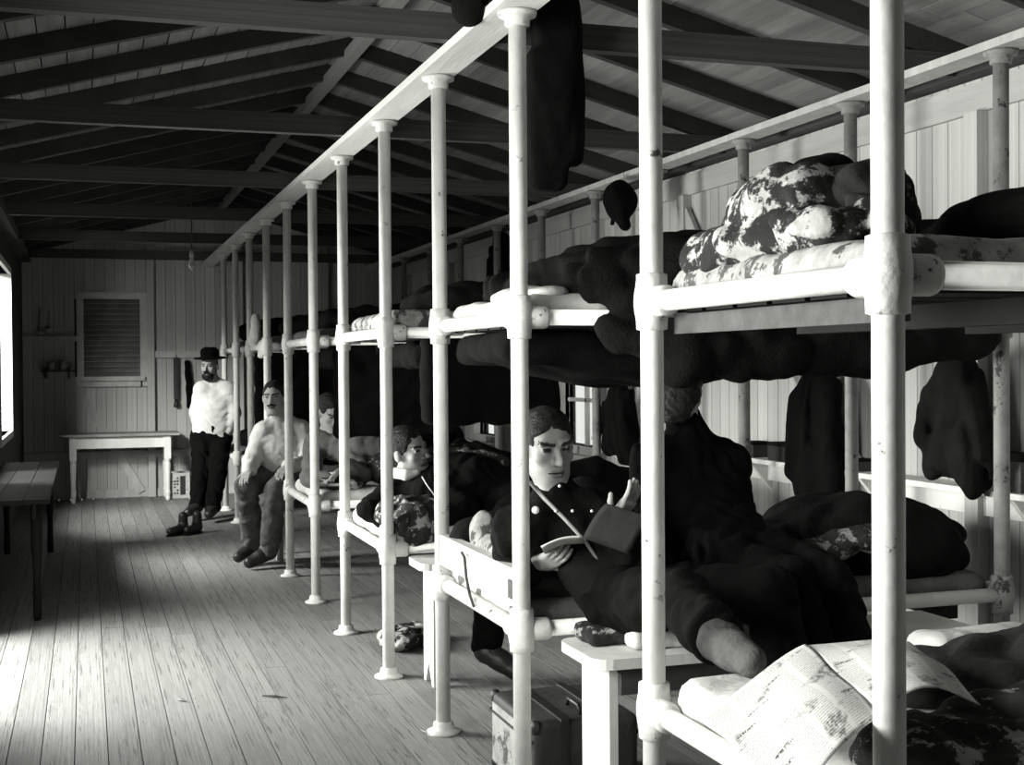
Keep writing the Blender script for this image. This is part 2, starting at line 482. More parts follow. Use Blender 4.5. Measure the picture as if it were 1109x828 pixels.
bar_piece('wall_brace', (XR-.03, 6.3, 1.5), (XR-.03, 5.55, .95), .05, .03, MT['wallboard'], wall_right, (1, 0, 0))
for i, (a, b, z0, z1) in enumerate(RWIN):
    mb = MB()
    for lo, hi in (((a-.06, z0-.06), (b+.06, z0)), ((a-.06, z1), (b+.06, z1+.06)), ((a-.06, z0), (a, z1)), ((b, z0), (b+.06, z1))):
        mb.box((XR-.035, lo[0], lo[1]), (XR+.10, hi[0], hi[1]))
    wn = structure('window_%d' % (i+1), mb, MT['frame'], None, (XR, a, z0))
    ym, zm = (a+b)/2, (z0+z1)/2
    part('sash_bar', MB().box((XR+.05, ym-.02, z0), (XR+.08, ym+.02, z1)), MT['frame'], wn)
    part('sash_bar', MB().box((XR+.05, a, zm-.015), (XR+.08, b, zm+.015)), MT['frame'], wn)
    for (p0, p1) in ((a, ym-.02), (ym+.02, b)):
        for (q0, q1) in ((z0, zm-.015), (zm+.015, z1)):
            part('pane', MB().box((XR+.062, p0, q0), (XR+.066, p1, q1)), MT['glass'], wn)
    part('window_sill', MB().box((XR-.12, a-.1, z0-.09), (XR, b+.1, z0-.06)), MT['frame'], wn)
# shelf rail along the right wall
sr = tag(link('wall_shelf', MB().box((XR-.16, .5, .985), (XR, 9.0, 1.01)).mesh('wall_shelf', (XR, 5, .98)), MT['whitewood'], None, (XR, 5, .98)),
         'narrow pale plank shelf running along right wall behind the bunks', 'shelf')
part('apron_board', MB().box((XR-.03, .5, .88), (XR-.001, 9.0, .984)), MT['whitewood'], sr)
for yy in (2.2, 4.4, 5.5, 6.6, 8.8):
    part('bracket', MB().add([(XR-.14, yy, .985), (XR, yy, .985), (XR, yy, .82), (XR-.14, yy+.03, .985), (XR, yy+.03, .985), (XR, yy+.03, .82)],
         [(0,1,2),(3,5,4),(0,3,4,1),(1,4,5,2),(2,5,3,0)]), MT['whitewood'], sr)

# end wall with a louvred window
EW = (-.02, .62, 1.42, 2.36)
wall_end = structure('wall_end', MB().box((XL-.1, YE+.03, 0), (EW[0], YE+.12, 3.7)).box((EW[1], YE+.03, 0), (XR+.1, YE+.12, 3.7))
    .box((EW[0], YE+.03, 0), (EW[1], YE+.12, EW[2])).box((EW[0], YE+.03, EW[3]), (EW[1], YE+.12, 3.7)), MT['under'])
x = XL
while x < XR-.01:
    x1 = min(x+.116, XR)
    spans = [(0, 3.6)]
    if x1 > EW[0]+.01 and x < EW[1]-.01: spans = [(0, EW[2]), (EW[3], 3.6)]
    for z0, z1 in spans:
        piece('wall_board', (x+.002, YE, z0), (x1-.002, YE+.03, z1), MT['wallboard'], wall_end)
    x = x1
for (a, b) in ((XL, .70), (.78, XR)):
    piece('wall_girt', (a, YE-.05, .47), (b, YE, .555), MT['wallboard'], wall_end)
piece('wall_girt', (.78, YE-.06, 1.66), (XR, YE, 1.74), MT['wallboard'], wall_end)
piece('wall_girt', (XL, YE-.06, 1.86), (-.1, YE, 1.92), MT['wallboard'], wall_end)
for a in (.70, 1.75, 2.8):
    piece('wall_stud', (a, YE-.08, 0), (a+.08, YE, 3.0), MT['wallboard'], wall_end)
bar_piece('wall_brace', (-.28, YE-.03, 1.62), (.62, YE-.03, .06), .09, .03, MT['wallboard'], wall_end, (0, 1, 0))
mb = MB()
for lo, hi in (((EW[0]-.08, EW[2]-.1), (EW[1]+.02, EW[2])), ((EW[0]-.08, EW[3]), (EW[1]+.08, EW[3]+.08)), ((EW[0]-.08, EW[2]), (EW[0], EW[3])), ((EW[1], EW[2]-.1), (EW[1]+.08, EW[3]))):
    mb.box((lo[0], YE-.05, lo[1]), (hi[0], YE+.06, hi[1]))
wn = structure('window_3', mb, MT['frame'], None, (.3, YE, EW[2]))
nl = 15
for i in range(nl):
    z = EW[2]+(i+.5)*(EW[3]-EW[2])/nl
    part('louver', MB().add([(EW[0], YE-.015, z-.028), (EW[1], YE-.015, z-.028), (EW[1], YE+.05, z+.034), (EW[0], YE+.05, z+.034),
                             (EW[0], YE-.015, z-.018), (EW[1], YE-.015, z-.018), (EW[1], YE+.05, z+.044), (EW[0], YE+.05, z+.044)],
                            [(0,3,2,1),(4,5,6,7),(0,1,5,4),(1,2,6,5),(2,3,7,6),(3,0,4,7)]), MT['louver'], wn)
part('shutter_board', MB().box((EW[0], YE+.06, EW[2]), (EW[1], YE+.08, EW[3])), MT['under'], wn)
part('window_sill', MB().box((EW[0]-.1, YE-.1, EW[2]-.03), (EW[1]+.05, YE-.05, EW[2]+.02)), MT['frame'], wn)

# left wall (outside the frame but for its far end) with its window openings, and the wall behind the camera
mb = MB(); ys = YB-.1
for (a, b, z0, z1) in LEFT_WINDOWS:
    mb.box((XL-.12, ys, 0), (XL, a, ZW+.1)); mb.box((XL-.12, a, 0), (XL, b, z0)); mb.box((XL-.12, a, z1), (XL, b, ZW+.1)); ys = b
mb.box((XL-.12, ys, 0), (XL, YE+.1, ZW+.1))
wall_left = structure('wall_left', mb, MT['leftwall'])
for i, (a, b, z0, z1) in enumerate(LEFT_WINDOWS):
    mb = MB()
    for lo, hi in (((a-.05, z0-.06), (b+.05, z0)), ((a-.05, z1), (b+.05, z1+.06)), ((a-.05, z0), (a+.015, z1)), ((b-.015, z0), (b+.05, z1))):
        mb.box((XL-.13, lo[0], lo[1]), (XL+.03, hi[0], hi[1]))
    wn = structure('window_%d' % (i+4) if z0 else 'door_1', mb, MT['frame'], None, (XL, a, z0))
    if not z0: continue
    part('sash_bar', MB().box((XL-.07, (a+b)/2-.015, z0), (XL-.04, (a+b)/2+.015, z1)), MT['frame'], wn)
wall_back = structure('wall_back', MB().box((XL-.12, YB-.12, 0), (XR+.12, YB, 3.7)), MT['leftwall'])

# roof: boards, rafters, ties, ridge, all parts of the ceiling
def zroof(x):
    half = (XR-XRIDGE) if x > XRIDGE else (XRIDGE-XL)
    return ZRIDGE - (ZRIDGE-ZW-.02)*abs(x-XRIDGE)/half
sl_r = (zroof(XR)-ZRIDGE)/(XR-XRIDGE); sl_l = (ZRIDGE-zroof(XL))/(XRIDGE-XL)
RT = .10                                               # rafters hang this far below the boards
mb = MB()
for (xa, xb) in ((XRIDGE, XR+.35), (XRIDGE, XL-.35)):
    za, zb = ZRIDGE+.15, (ZRIDGE + (sl_r*(xb-XRIDGE) if xb > XRIDGE else sl_l*(xb-XRIDGE)))+.15
    mb.add([(xa, YB-.3, za), (xb, YB-.3, zb), (xb, YE+.3, zb), (xa, YE+.3, za), (xa, YB-.3, za+.05), (xb, YB-.3, zb+.05), (xb, YE+.3, zb+.05), (xa, YE+.3, za+.05)],
           [(0,3,2,1),(4,5,6,7),(0,1,5,4),(1,2,6,5),(2,3,7,6),(3,0,4,7)])
ceiling = structure('ceiling', mb, MT['under'])
for side in (1, -1):
    n = 19
    span = (XR+.1-XRIDGE) if side > 0 else (XRIDGE-XL+.1)
    s_ = sl_r if side > 0 else -sl_l
    for i in range(n):
        x0, x1 = XRIDGE+side*span*i/n, XRIDGE+side*span*(i+1)/n
        z0, z1 = ZRIDGE+s_*abs(x0-XRIDGE), ZRIDGE+s_*abs(x1-XRIDGE)
        if side < 0: z0, z1 = ZRIDGE+s_*abs(x0-XRIDGE), ZRIDGE+s_*abs(x1-XRIDGE)
        g_ = .0035*side
        cuts = [YB, 3+random.random()*3, 9+random.random()*3, YE]
        for a, b in zip(cuts[:-1], cuts[1:]):
            a += .002; b -= .002
            j = random.uniform(-.002, .002)
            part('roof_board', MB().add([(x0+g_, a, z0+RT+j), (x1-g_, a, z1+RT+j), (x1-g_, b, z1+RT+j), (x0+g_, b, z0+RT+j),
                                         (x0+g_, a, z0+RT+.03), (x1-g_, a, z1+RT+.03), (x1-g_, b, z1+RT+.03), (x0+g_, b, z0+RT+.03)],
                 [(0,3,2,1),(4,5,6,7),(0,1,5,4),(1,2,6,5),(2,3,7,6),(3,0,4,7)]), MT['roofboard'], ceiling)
TIES = [.54, 2.69, 4.84, 6.99, 9.14, 11.29, 13.44, 15.6]
ry = TIES[0]-2.15
while ry < YE:
    for side in (1, -1):
        xb = XR if side > 0 else XL
        zb = zroof(xb)
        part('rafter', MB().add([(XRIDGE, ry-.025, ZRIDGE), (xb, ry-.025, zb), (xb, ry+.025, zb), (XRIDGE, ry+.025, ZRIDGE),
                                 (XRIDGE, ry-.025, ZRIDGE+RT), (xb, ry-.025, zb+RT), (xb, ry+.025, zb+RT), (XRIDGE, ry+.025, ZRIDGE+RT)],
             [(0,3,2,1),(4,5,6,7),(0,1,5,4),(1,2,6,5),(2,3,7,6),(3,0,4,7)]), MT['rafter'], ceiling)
    ry += 2.15/3
for ty in TIES:
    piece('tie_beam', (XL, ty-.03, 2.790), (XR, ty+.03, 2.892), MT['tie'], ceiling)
piece('ridge_beam', (XRIDGE-.03, YB, ZRIDGE-.05), (XRIDGE+.03, YE, ZRIDGE+.02), MT['roofboard'], ceiling)
piece('wall_plate', (XR-.1, YB, ZW-.02), (XR+.02, YE, ZW+.08), MT['tie'], ceiling)
piece('wall_plate', (XL-.02, YB, ZW-.02), (XL+.1, YE, ZW+.08), MT['tie'], ceiling)
# the longitudinal beams that the bunk posts carry
trim = structure('trim_1', MB().box((XF-.085, YB, ZBEAM+.002), (XF+.06, YE, ZBEAM+.036)), MT['beam'], None, (XF, 6, ZBEAM))
trim = structure('trim_2', MB().box((XB-.07, YB, ZBEAM+.002), (XB+.06, YE, ZBEAM+.036)), MT['wallboard'], None, (XB, 6, ZBEAM))
structure('baseboard_end', MB().box((XL, YE-.02, 0), (XR, YE-.001, .09)), MT['wallboard'], None, (0, YE, 0))

# ================================================================== BUNKS
RP = .0305
BUNK_LABELS = [
    'nearest two-tier iron pipe bunk at right edge with newspaper on lower bed',
    'second two-tier iron pipe bunk with plank footboard and cord, behind man with strap',
    'third two-tier pipe bunk where man in white collar reclines',
    'fourth two-tier pipe bunk where man in grey jersey reads',
    'fifth two-tier pipe bunk just behind seated man in white shirt',
    'farthest two-tier pipe bunk beside standing man in hat']
bunks = []
for bi in range(6):
    ya, yb = PY[2*bi], PY[2*bi+1]
    seg = 24 if bi < 2 else 16
    bk = thing('bunk_bed', BUNK_LABELS[bi], 'bunk bed', (XF, ya, 0), 'two-tier pipe bunks along the aisle')
    bunks.append(bk)
    for (px, py) in ((XF, ya), (XF, yb), (XB, ya), (XB, yb)):
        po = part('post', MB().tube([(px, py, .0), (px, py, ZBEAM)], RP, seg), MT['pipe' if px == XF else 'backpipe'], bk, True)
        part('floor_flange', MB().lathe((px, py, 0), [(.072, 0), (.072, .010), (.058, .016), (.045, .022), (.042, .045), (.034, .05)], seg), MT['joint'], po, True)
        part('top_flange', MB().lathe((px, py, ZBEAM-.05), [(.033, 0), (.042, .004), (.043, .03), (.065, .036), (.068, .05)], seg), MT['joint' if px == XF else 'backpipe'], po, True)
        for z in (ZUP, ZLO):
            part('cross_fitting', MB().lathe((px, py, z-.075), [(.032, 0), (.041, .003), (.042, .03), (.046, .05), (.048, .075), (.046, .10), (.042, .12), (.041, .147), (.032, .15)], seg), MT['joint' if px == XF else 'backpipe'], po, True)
    for z in (ZUP, ZLO):
        for px in (XF, XB):
            part('end_rail', MB().tube([(px, ya+.03, z), (px, yb-.03, z)], .0275, seg), MT['pipe'], bk, True)
            for (p0, p1) in ((ya+.03, ya+.10), (yb-.10, yb-.03)):
                part('rail_socket', MB().tube([(px, p0, z), (px, p0+.01, z), (px, p1-.01, z), (px, p1, z)], [.036, .040, .040, .036], seg), MT['joint'], bk, True)
        for py in (ya, yb):
            part('side_rail', MB().tube([(XF+.03, py, z), (XB-.03, py, z)], .0275, seg), MT['pipe'], bk, True)
            part('rail_socket', MB().tube([(XF+.03, py, z), (XF+.04, py, z), (XF+.09, py, z), (XF+.10, py, z)], [.036, .040, .040, .036], seg), MT['joint'], bk, True)
        # plank bottom of the bed, carried on two bearers
        for bx in (XF+.45, (XF+XB)/2, XB-.22):
            part('bearer', MB().box((bx-.03, ya+.02, z-.085), (bx+.03, yb-.02, z-.03)), MT['darkwood'], bk)
        nb_ = 6
        for i in range(nb_):
            y0 = ya+.04+(yb-ya-.08)*i/nb_; y1 = ya+.04+(yb-ya-.08)*(i+1)/nb_
            part('bed_slat', MB().box((XF+.05, y0+.012, z-.03), (XB-.05, y1-.012, z-.010)), MT['darkwood'], bk)
bk = bunks[1]
part('footboard', MB().box((XF-.015, PY[2]+.02, .715), (XF+.03, PY[3]+.05, .84)), MT['whitewood'], bk)
part('footboard', MB().box((XF+.03, PY[2]+.05, .60), (XF+.05, PY[3]-.02, .76)), MT['whitewood'], bk)
part('foot_plate', MB().box((XF-.022, PY[2]+.035, .735), (XF-.015, PY[2]+.085, .80)), MT['leather'], bk)
part('edge_board', MB().box((XF+.05, PY[0]+.03, ZUP-.085), (XF+.07, PY[1]-.03, ZUP-.035)), MT['tie'], bunks[0])  # dark timber colour stands in for the rail's shade on this board

# ================================================================== FURNITURE
def bench(x0, x1, y0, y1, ztop, label, mtop, mleg):
    b = thing('bench', label, 'bench', (x0, y0, 0), 'plank benches between the bunks')
    mb = MB()                                            # plank with rounded corners at the aisle end
    r = .06; t = .035
    out = [(x1, y1), (x0+r, y1)] + [(x0+r-r*math.sin(a), y1-r+r*math.cos(a)) for a in (math.pi/8*k for k in range(1, 4))] + [(x0, y1-r), (x0, y0+r)] \
        + [(x0+r-r*math.cos(a), y0+r-r*math.sin(a)) for a in (math.pi/8*k for k in range(1, 4))] + [(x0+r, y0), (x1, y0)]
    n = len(out)
    mb.add([(px, py, ztop-t) for px, py in out]+[(px, py, ztop) for px, py in out],
           [tuple(range(n)), tuple(range(2*n-1, n-1, -1))] + [(i, n+i, n+(i+1) % n, (i+1) % n) for i in range(n)])
    part('bench_top', mb, mtop, b)
    ya, yb = y0+.06, y1-.06; ym = (ya+yb)/2
    for xx in (x0+.07, x1-.12):
        o2 = [(ya, 0), (ym-.06, 0), (ym, .11), (ym+.06, 0), (yb, 0), (yb, ztop-t), (ya, ztop-t)]
        n = len(o2)
        part('end_board', MB().add([(xx, p, q_) for p, q_ in o2]+[(xx+.03, p, q_) for p, q_ in o2],
             [(0,1,2,6),(2,3,4,5),(2,5,6),(7,13,9,8),(9,12,11,10),(9,13,12)] + [(i, n+i, n+(i+1) % n, (i+1) % n)[::-1] for i in range(n)]), mleg, b)
    part('apron', MB().box((x0+.10, y0+.03, ztop-t-.09), (x1-.12, y0+.05, ztop-t)), MT['tie'], b)  # shade under the plank put into the apron colour as dark timber
    part('apron', MB().box((x0+.10, y1-.05, ztop-t-.09), (x1-.12, y1-.03, ztop-t)), MT['tie'], b)
    return b
bench(1.53, 3.0, 3.84, 4.205, .605, 'white bench with rounded plank top nearest the camera, man with strap sits on it', MT['whitewood'], MT['whitewood'])
bench(1.50, 3.0, 5.98, 6.29, .605, 'white bench with notched end board beside dangling boot', MT['whitewood'], MT['whitewood'])
bench(1.36, 2.9, 10.2, 10.55, .56, 'bench under seated man in white shirt', MT['whitewood'], MT['tabletop'])

# table at the end wall
T0, T1, TY0, TY1, TZ = -.19, .93, 15.62, 16.08, .785
tb = thing('table', 'white table with turned legs and dark bare top against end wall', 'table', (.35, TY0, 0))
for i in range(4):
    a = TY0-.05+(TY1-TY0+.07)*i/4
    part('top_plank', MB().box((T0-.1, a+.002, TZ-.028), (T1+.1, a+(TY1-TY0+.07)/4-.002, TZ)), MT['tabletop'], tb)
for a, b in (((T0+.05, TY0+.02), (T1-.05, TY0+.045)), ((T0+.05, TY1-.045), (T1-.05, TY1-.02))):
    part('apron', MB().box((a[0], a[1], TZ-.165), (b[0], b[1], TZ-.028)), MT['whitewood'], tb)
for xx in (T0, T1-.02):
    part('apron', MB().box((xx+.02, TY0+.05, TZ-.165), (xx+.04, TY1-.05, TZ-.028)), MT['whitewood'], tb)
for xx in (T0, T1-.075):
    for yy in (TY0, TY1-.075):
        mb = MB().box((xx, yy, TZ-.30), (xx+.075, yy+.075, TZ-.028))
        mb.lathe((xx+.0375, yy+.0375, 0), [(.02, 0), (.028, .02), (.024, .05), (.033, .09), (.026, .12), (.03, .30), (.036, .42), (.028, .45), (.037, .47), (.037, TZ-.30)], 14)
        part('leg', mb, MT['whitewood'], tb)

# dark table in the shade along the left wall
dt = thing('side_table', 'long dark table in deep shade along left wall', 'table', (-.35, 8.6, 0))
for i in range(3):
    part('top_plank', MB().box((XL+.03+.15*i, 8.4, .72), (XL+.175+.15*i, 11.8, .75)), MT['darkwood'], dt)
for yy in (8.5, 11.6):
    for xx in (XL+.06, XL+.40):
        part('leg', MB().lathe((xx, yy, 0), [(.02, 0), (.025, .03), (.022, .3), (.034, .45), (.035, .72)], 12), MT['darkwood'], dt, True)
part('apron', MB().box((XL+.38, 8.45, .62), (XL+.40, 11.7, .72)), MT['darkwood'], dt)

# crate
c0 = onz(181, 541, 0)
cr = thing('crate', 'small pale wooden crate with dark stencil beside white table', 'crate', (1.05, 15.72, 0))
for i in range(3):
    part('front_board', MB().box((.93, 15.70, .01+.10*i), (1.13, 15.715, .105+.10*i)), MT['crate'], cr)
    part('rear_board', MB().box((.93, 15.985, .01+.10*i), (1.13, 16.0, .105+.10*i)), MT['crate'], cr)
for xx in (.915, 1.13):
    part('side_board', MB().box((xx, 15.70, 0), (xx+.015, 16.0, .31)), MT['crate'], cr)
part('bottom_board', MB().box((.93, 15.715, .0), (1.13, 15.985, .012)), MT['crate'], cr)
part('stencil', MB().box((1.035, 15.697, .05), (1.095, 15.7, .27)), MT['ink'], cr)
mb = MB()
for i in range(6):
    for j in range(2):
        if (i*3+j) % 4 != 3: mb.box((.965+.03*j, 15.697, .06+.035*i), (.985+.03*j, 15.7, .08+.035*i))
part('stencil', mb, MT['ink'], cr)

# suitcase under the second bunk
su = thing('suitcase', 'scuffed leather suitcase on floor under second bunk', 'suitcase', (1.66, 4.0, 0))
X0, X1, Y0, Y1, Z1 = 1.475, 1.88, 4.30, 4.80, .29
soft('case_body', [rbox(((X0+X1)/2, (Y0+Y1)/2, Z1/2), ((X1-X0)/2, (Y1-Y0)/2, Z1/2), .025)], .012, MT['tan'], su)
part('end_panel', MB().box((X0-.004, Y0+.03, .03), (X0+.004, Y1-.03, Z1-.035)), MT['suitend'], su)
part('lid_seam', MB().box((X0-.007, Y0+.01, Z1-.075), (X1+.007, Y1+.002, Z1-.065)), MT['leather'], su)
for yy in (Y0, Y1):
    for zz in (.02, Z1-.02):
        part('corner_cap', MB().lathe((X0+.015, yy+(.015 if yy == Y0 else -.015), zz-.025), [(.01, 0), (.018, .008), (.02, .025), (.018, .042), (.01, .05)], 10), MT['leather'], su, True)
for xx in (X0+.12, X1-.12):
    part('strap', MB().box((xx-.015, Y0-.004, .0), (xx+.015, Y1+.004, Z1+.006)), MT['leather'], su)
part('handle', MB().tube([(X0+.2, Y0+.06, Z1), (X0+.2, Y0+.08, Z1+.03), (X0+.2, Y0+.18, Z1+.03), (X0+.2, Y0+.2, Z1)], .008, 8), MT['leather'], su, True)

# ================================================================== MATTRESSES AND BEDDING
ORD = ['nearest', 'second', 'third', 'fourth', 'fifth', 'farthest']
def mattress(bi, up, m, thick, label, seed, x0=XF+.035, x1=XB-.035, extra=()):
    ya, yb = PY[2*bi]+.035, PY[2*bi+1]-.035
    z = (ZUP if up else ZLO)-.009
    return soft('mattress', [rbox(((x0+x1)/2, (ya+yb)/2, z+thick/2), ((x1-x0)/2, (yb-ya)/2, thick/2), min(.045, thick*.45))]+list(extra), .02, m,
                None, ((x0+x1)/2, (ya+yb)/2, z), folds(.010, 9, seed), label, 'mattress', 'straw mattresses on the bunks')
mattress(0, 1, MT['stained'], .09, 'stained mattress on upper bed of nearest bunk', 1)
mattress(0, 0, MT['linen'], .10, 'pale mattress under the newspaper on lower bed of nearest bunk', 2)
mattress(1, 1, MT['linen'], .09, 'pale mattress on upper bed of second bunk beneath dark blanket', 3)
mattress(1, 0, MT['grey'], .09, 'grey mattress on lower bed of second bunk behind man with strap', 4)
mattress(2, 1, MT['stained'], .12, 'rounded pale mattress on upper bed of third bunk', 5)
mattress(2, 0, MT['linen'], .11, 'white mattress on lower bed of third bunk under reclining man', 6)
mattress(3, 1, MT['grey'], .09, 'grey mattress on upper bed of fourth bunk', 7)
mattress(3, 0, MT['linen'], .10, 'white mattress on lower bed of fourth bunk under reading man', 8)
mattress(4, 1, MT['grey'], .09, 'grey mattress on upper bed of fifth bunk', 9)
mattress(4, 0, MT['grey'], .09, 'grey mattress on lower bed of fifth bunk', 10)
mattress(5, 1, MT['grey'], .09, 'grey mattress on upper bed of farthest bunk', 11)
mattress(5, 0, MT['grey'], .09, 'grey mattress on lower bed of farthest bunk', 12)

def bed(name, label, cat, prims, m, amp=.02, sc=14, seed=1, vox=.014, group=None, stretch=(1, 1, 1)):
    p = prims[0]
    c = p[1]
    return soft(name, prims, vox, m, None, (c[0], c[1], c[2]-(p[2][2] if p[0] != 'cone' else p[2])), folds(amp, sc, seed, stretch), label, cat, group)

# nearest bunk, upper bed
ZT = ZUP+.085
bed('quilt', 'crumpled mottled quilt on upper bed of nearest bunk', 'quilt',
    [ell((1.60, 2.80, ZT+.04), (.15, .24, .06), .06), ell((1.56, 2.98, ZT+.02), (.11, .13, .045), .06), ell((1.60, 2.72, ZT+.12), (.11, .14, .08), .05),
     ell((1.62, 2.52, ZT+.04), (.15, .14, .05), .06), ell((1.63, 2.86, ZT+.12), (.10, .10, .08), .05)],
    MT['quilt'], .024, 17, 3, .008)
bed('coat_bundle', 'rolled dark coat on top of mottled quilt, nearest bunk', 'coat',
    [ell((1.72, 2.66, ZT+.12), (.11, .11, .09), .05), ell((1.72, 2.80, ZT+.14), (.11, .11, .06), .05), ell((1.72, 2.60, ZT+.09), (.11, .09, .11), .05)],
    MT['darkquilt'], .02, 15, 8, .009)
bed('cap', 'dark soft cap perched on top of rolled coat', 'cap',
    [ell((1.72, 2.80, ZT+.22), (.075, .075, .04), .03), ell((1.69, 2.83, ZT+.198), (.08, .09, .014), .02)], MT['black'], .006, 20, 5, .006)
bed('blanket', 'dark blanket heaped on right half of nearest upper bed', 'blanket',
    [rbox((2.65, 2.61, ZT+.03), (.68, .50, .06), .05), ell((2.30, 2.50, ZT+.07), (.35, .36, .09), .1), ell((2.75, 2.5, ZT+.14), (.40, .36, .11), .1), ell((2.9, 2.2, ZT+.08), (.4, .2, .1), .1)],
    MT['blanket'], .016, 9, 12, .016)
# nearest bunk, lower bed
ZL = ZLO+.09
bed('blanket', 'rumpled dark quilt with pale creases beside newspaper on nearest lower bed', 'quilt',
    [ell((2.42, 2.62, ZL+.04), (.40, .34, .10), .1), ell((2.05, 2.72, ZL+.02), (.22, .22, .05), .1), ell((2.7, 2.5, ZL+.08), (.5, .4, .12), .1)],
    MT['darkquilt'], .02, 13, 21, .012)
bed('blanket', 'grey figured blanket at the front edge of nearest lower bed', 'blanket',
    [ell((1.75, 2.28, ZL+.02), (.26, .17, .06), .08), ell((2.05, 2.26, ZL+.05), (.28, .16, .07), .08), ell((2.4, 2.25, ZL+.04), (.3, .17, .09), .08)],
    MT['plaid'], .016, 15, 22, .011)
soft('pillow', [rbox((2.33, 3.0, ZL+.03), (.18, .09, .055), .04)], .012, MT['linen'], None, (2.33, 3.0, ZL), folds(.01, 14, 4),
     'small white pillow corner showing behind the newspaper', 'pillow')

# newspaper: two printed pages hinged at a fold
def sheet(corners, parent, m, lift, seed, nx=30, ny=30):
    rg = np.random.RandomState(seed); ph = rg.rand(6)*6.3
    A, B, C_, D_ = [np.array(c, float) for c in corners]
    V, UV = [], []
    for j in range(ny+1):
        for i in range(nx+1):
            s_, t = i/nx, j/ny
            p = (A*(1-s_)+B*s_)*(1-t)+(D_*(1-s_)+C_*s_)*t
            p = p+np.array([0, 0, lift*(math.sin(math.pi*s_)*.7+.3*math.sin(math.pi*t)) + .007*math.sin(5*s_+3*t+ph[0])+.005*math.sin(9*t-4*s_+ph[1])])
            V.append(p); UV.append((s_, t))
    n = len(V)
    fs = []
    for j in range(ny):
        for i in range(nx):
            a = j*(nx+1)+i; fs.append((a, a+1, a+nx+2, a+nx+1))
    mb = MB(); mb.add(V, fs)
    me = mb.mesh('page', tuple(origin(parent)), True)
    lay = me.uv_layers.new(name='UVMap')
    for lp in me.loops: lay.data[lp.index].uv = UV[lp.vertex_index]
    o = link('page', me, m, parent)
    sm = o.modifiers.new('thickness', 'SOLIDIFY'); sm.thickness = .0012; sm.offset = 1
    return o
ZN = ZL+.13
nw = thing('newspaper', 'open printed newspaper spread across nearest lower bed', 'newspaper', onz(900, 770, ZN))
pA, pB, pC, pD = onz(758, 778, ZN-.06), onz(872, 701, ZN+.0), onz(952, 770, ZN+.03), onz(862, 872, ZN-.02)
sheet([pA, pB, pC, pD], nw, MT['news'], .02, 1)
sheet([pB+np.array([0, 0, .002]), onz(985, 699, ZN+.0), onz(1062, 757, ZN+.01), pC+np.array([0, 0, .002])], nw, MT['news'], .035, 2)

# second bunk, upper bed: dark blanket heaped and hanging over the near side
bed('blanket', 'heavy dark blanket heaped on second upper bed, sagging over its near side', 'blanket',
    [rbox((2.45, 4.76, ZT+.03), (.78, .53, .07), .06), ell((2.15, 4.55, ZT+.11), (.45, .40, .12), .12), ell((1.76, 4.86, ZT+.04), (.26, .34, .09), .1),
     ell((2.7, 4.7, ZT+.15), (.5, .4, .12), .12), cone((1.74, 4.21, 1.68), .03, (2.0, 4.19, 1.58), .085, .06), cone((2.0, 4.19, 1.58), .09, (2.75, 4.19, 1.59), .08, .06),
     rbox((2.3, 4.22, 1.70), (.55, .05, .10), .04, .06), cone((2.75, 4.19, 1.59), .08, (3.3, 4.2, 1.64), .06, .05)],
    MT['blanket'], .022, 13, 31, .013)
bed('pillow', 'white pillow peeking out at aisle end of second upper bed', 'pillow',
    [ell((1.58, 4.60, ZT+.005), (.13, .28, .035), .03)], MT['linen'], .008, 12, 32, .010)
bed('hanging_blanket', 'dark blanket slung below second upper bed toward the aisle', 'blanket',
    [rbox((1.85, 4.9, 1.61), (.38, .36, .055), .04), ell((2.1, 4.85, 1.56), (.5, .4, .10), .06)], MT['black'], .012, 10, 33, .016)
# second bunk, lower bed
ZM = ZLO+.08
bed('blanket', 'large dark blanket heap on lower bed of second bunk', 'blanket',
    [ell((3.02, 4.72, ZM+.11), (.36, .42, .17), .12), ell((2.55, 4.75, ZM+.04), (.40, .40, .10), .12), ell((3.08, 4.45, ZM+.09), (.27, .2, .16), .1)],
    MT['blanket'], .02, 10, 41, .014)
bed('quilt', 'mottled quilt folded at near edge of second lower bed', 'quilt',
    [ell((2.62, 4.42, ZM+.11), (.25, .12, .04), .04), ell((2.86, 4.36, ZM+.15), (.14, .10, .05), .04)], MT['plaid'], .012, 16, 42, .011)
bed('bedroll', 'rolled dark blanket leaning behind footboard of second bunk', 'bedroll',
    [cone((1.50, 5.16, ZM+.10), .085, (1.95, 5.0, ZM+.26), .10), cone((1.50, 4.85, ZM+.06), .07, (1.9, 4.80, ZM+.12), .09)], MT['dark'], .012, 14, 43, .011)
bed('bundle', 'pale stained bundle behind footboard of second bunk', 'bundle',
    [cone((1.50, 4.56, ZM+.12), .05, (1.50, 4.93, ZM+.11), .055), ell((1.50, 4.97, ZM+.18), (.05, .06, .075), .03)], MT['stained'], .008, 18, 44, .008)
# bench things in front of the man with the strap
bed('folded_cloth', 'folded figured cloth lying on nearest white bench', 'cloth',
    [rbox((1.72, 4.10, .635), (.14, .085, .028), .02), ell((1.80, 4.12, .66), (.09, .07, .02), .02)], MT['plaid'], .006, 18, 51, .007)
wr = bed('parcel', 'white wrapped parcel with dark band on nearest bench', 'parcel',
    [rbox((1.86, 3.97, .640), (.16, .05, .034), .02)], MT['linen'], .003, 18, 52, .007)
part('band', MB().box((1.765, 3.918, .604), (1.80, 4.022, .677)), MT['leather'], wr)
bed('rag_heap', 'tangled straw-coloured rags under the open booklet', 'rags',
    [ell((1.74, 4.24, .72), (.11, .07, .05), .03), ell((1.86, 4.2, .69), (.10, .06, .05), .03)], MT['plaid'], .014, 26, 53, .007)
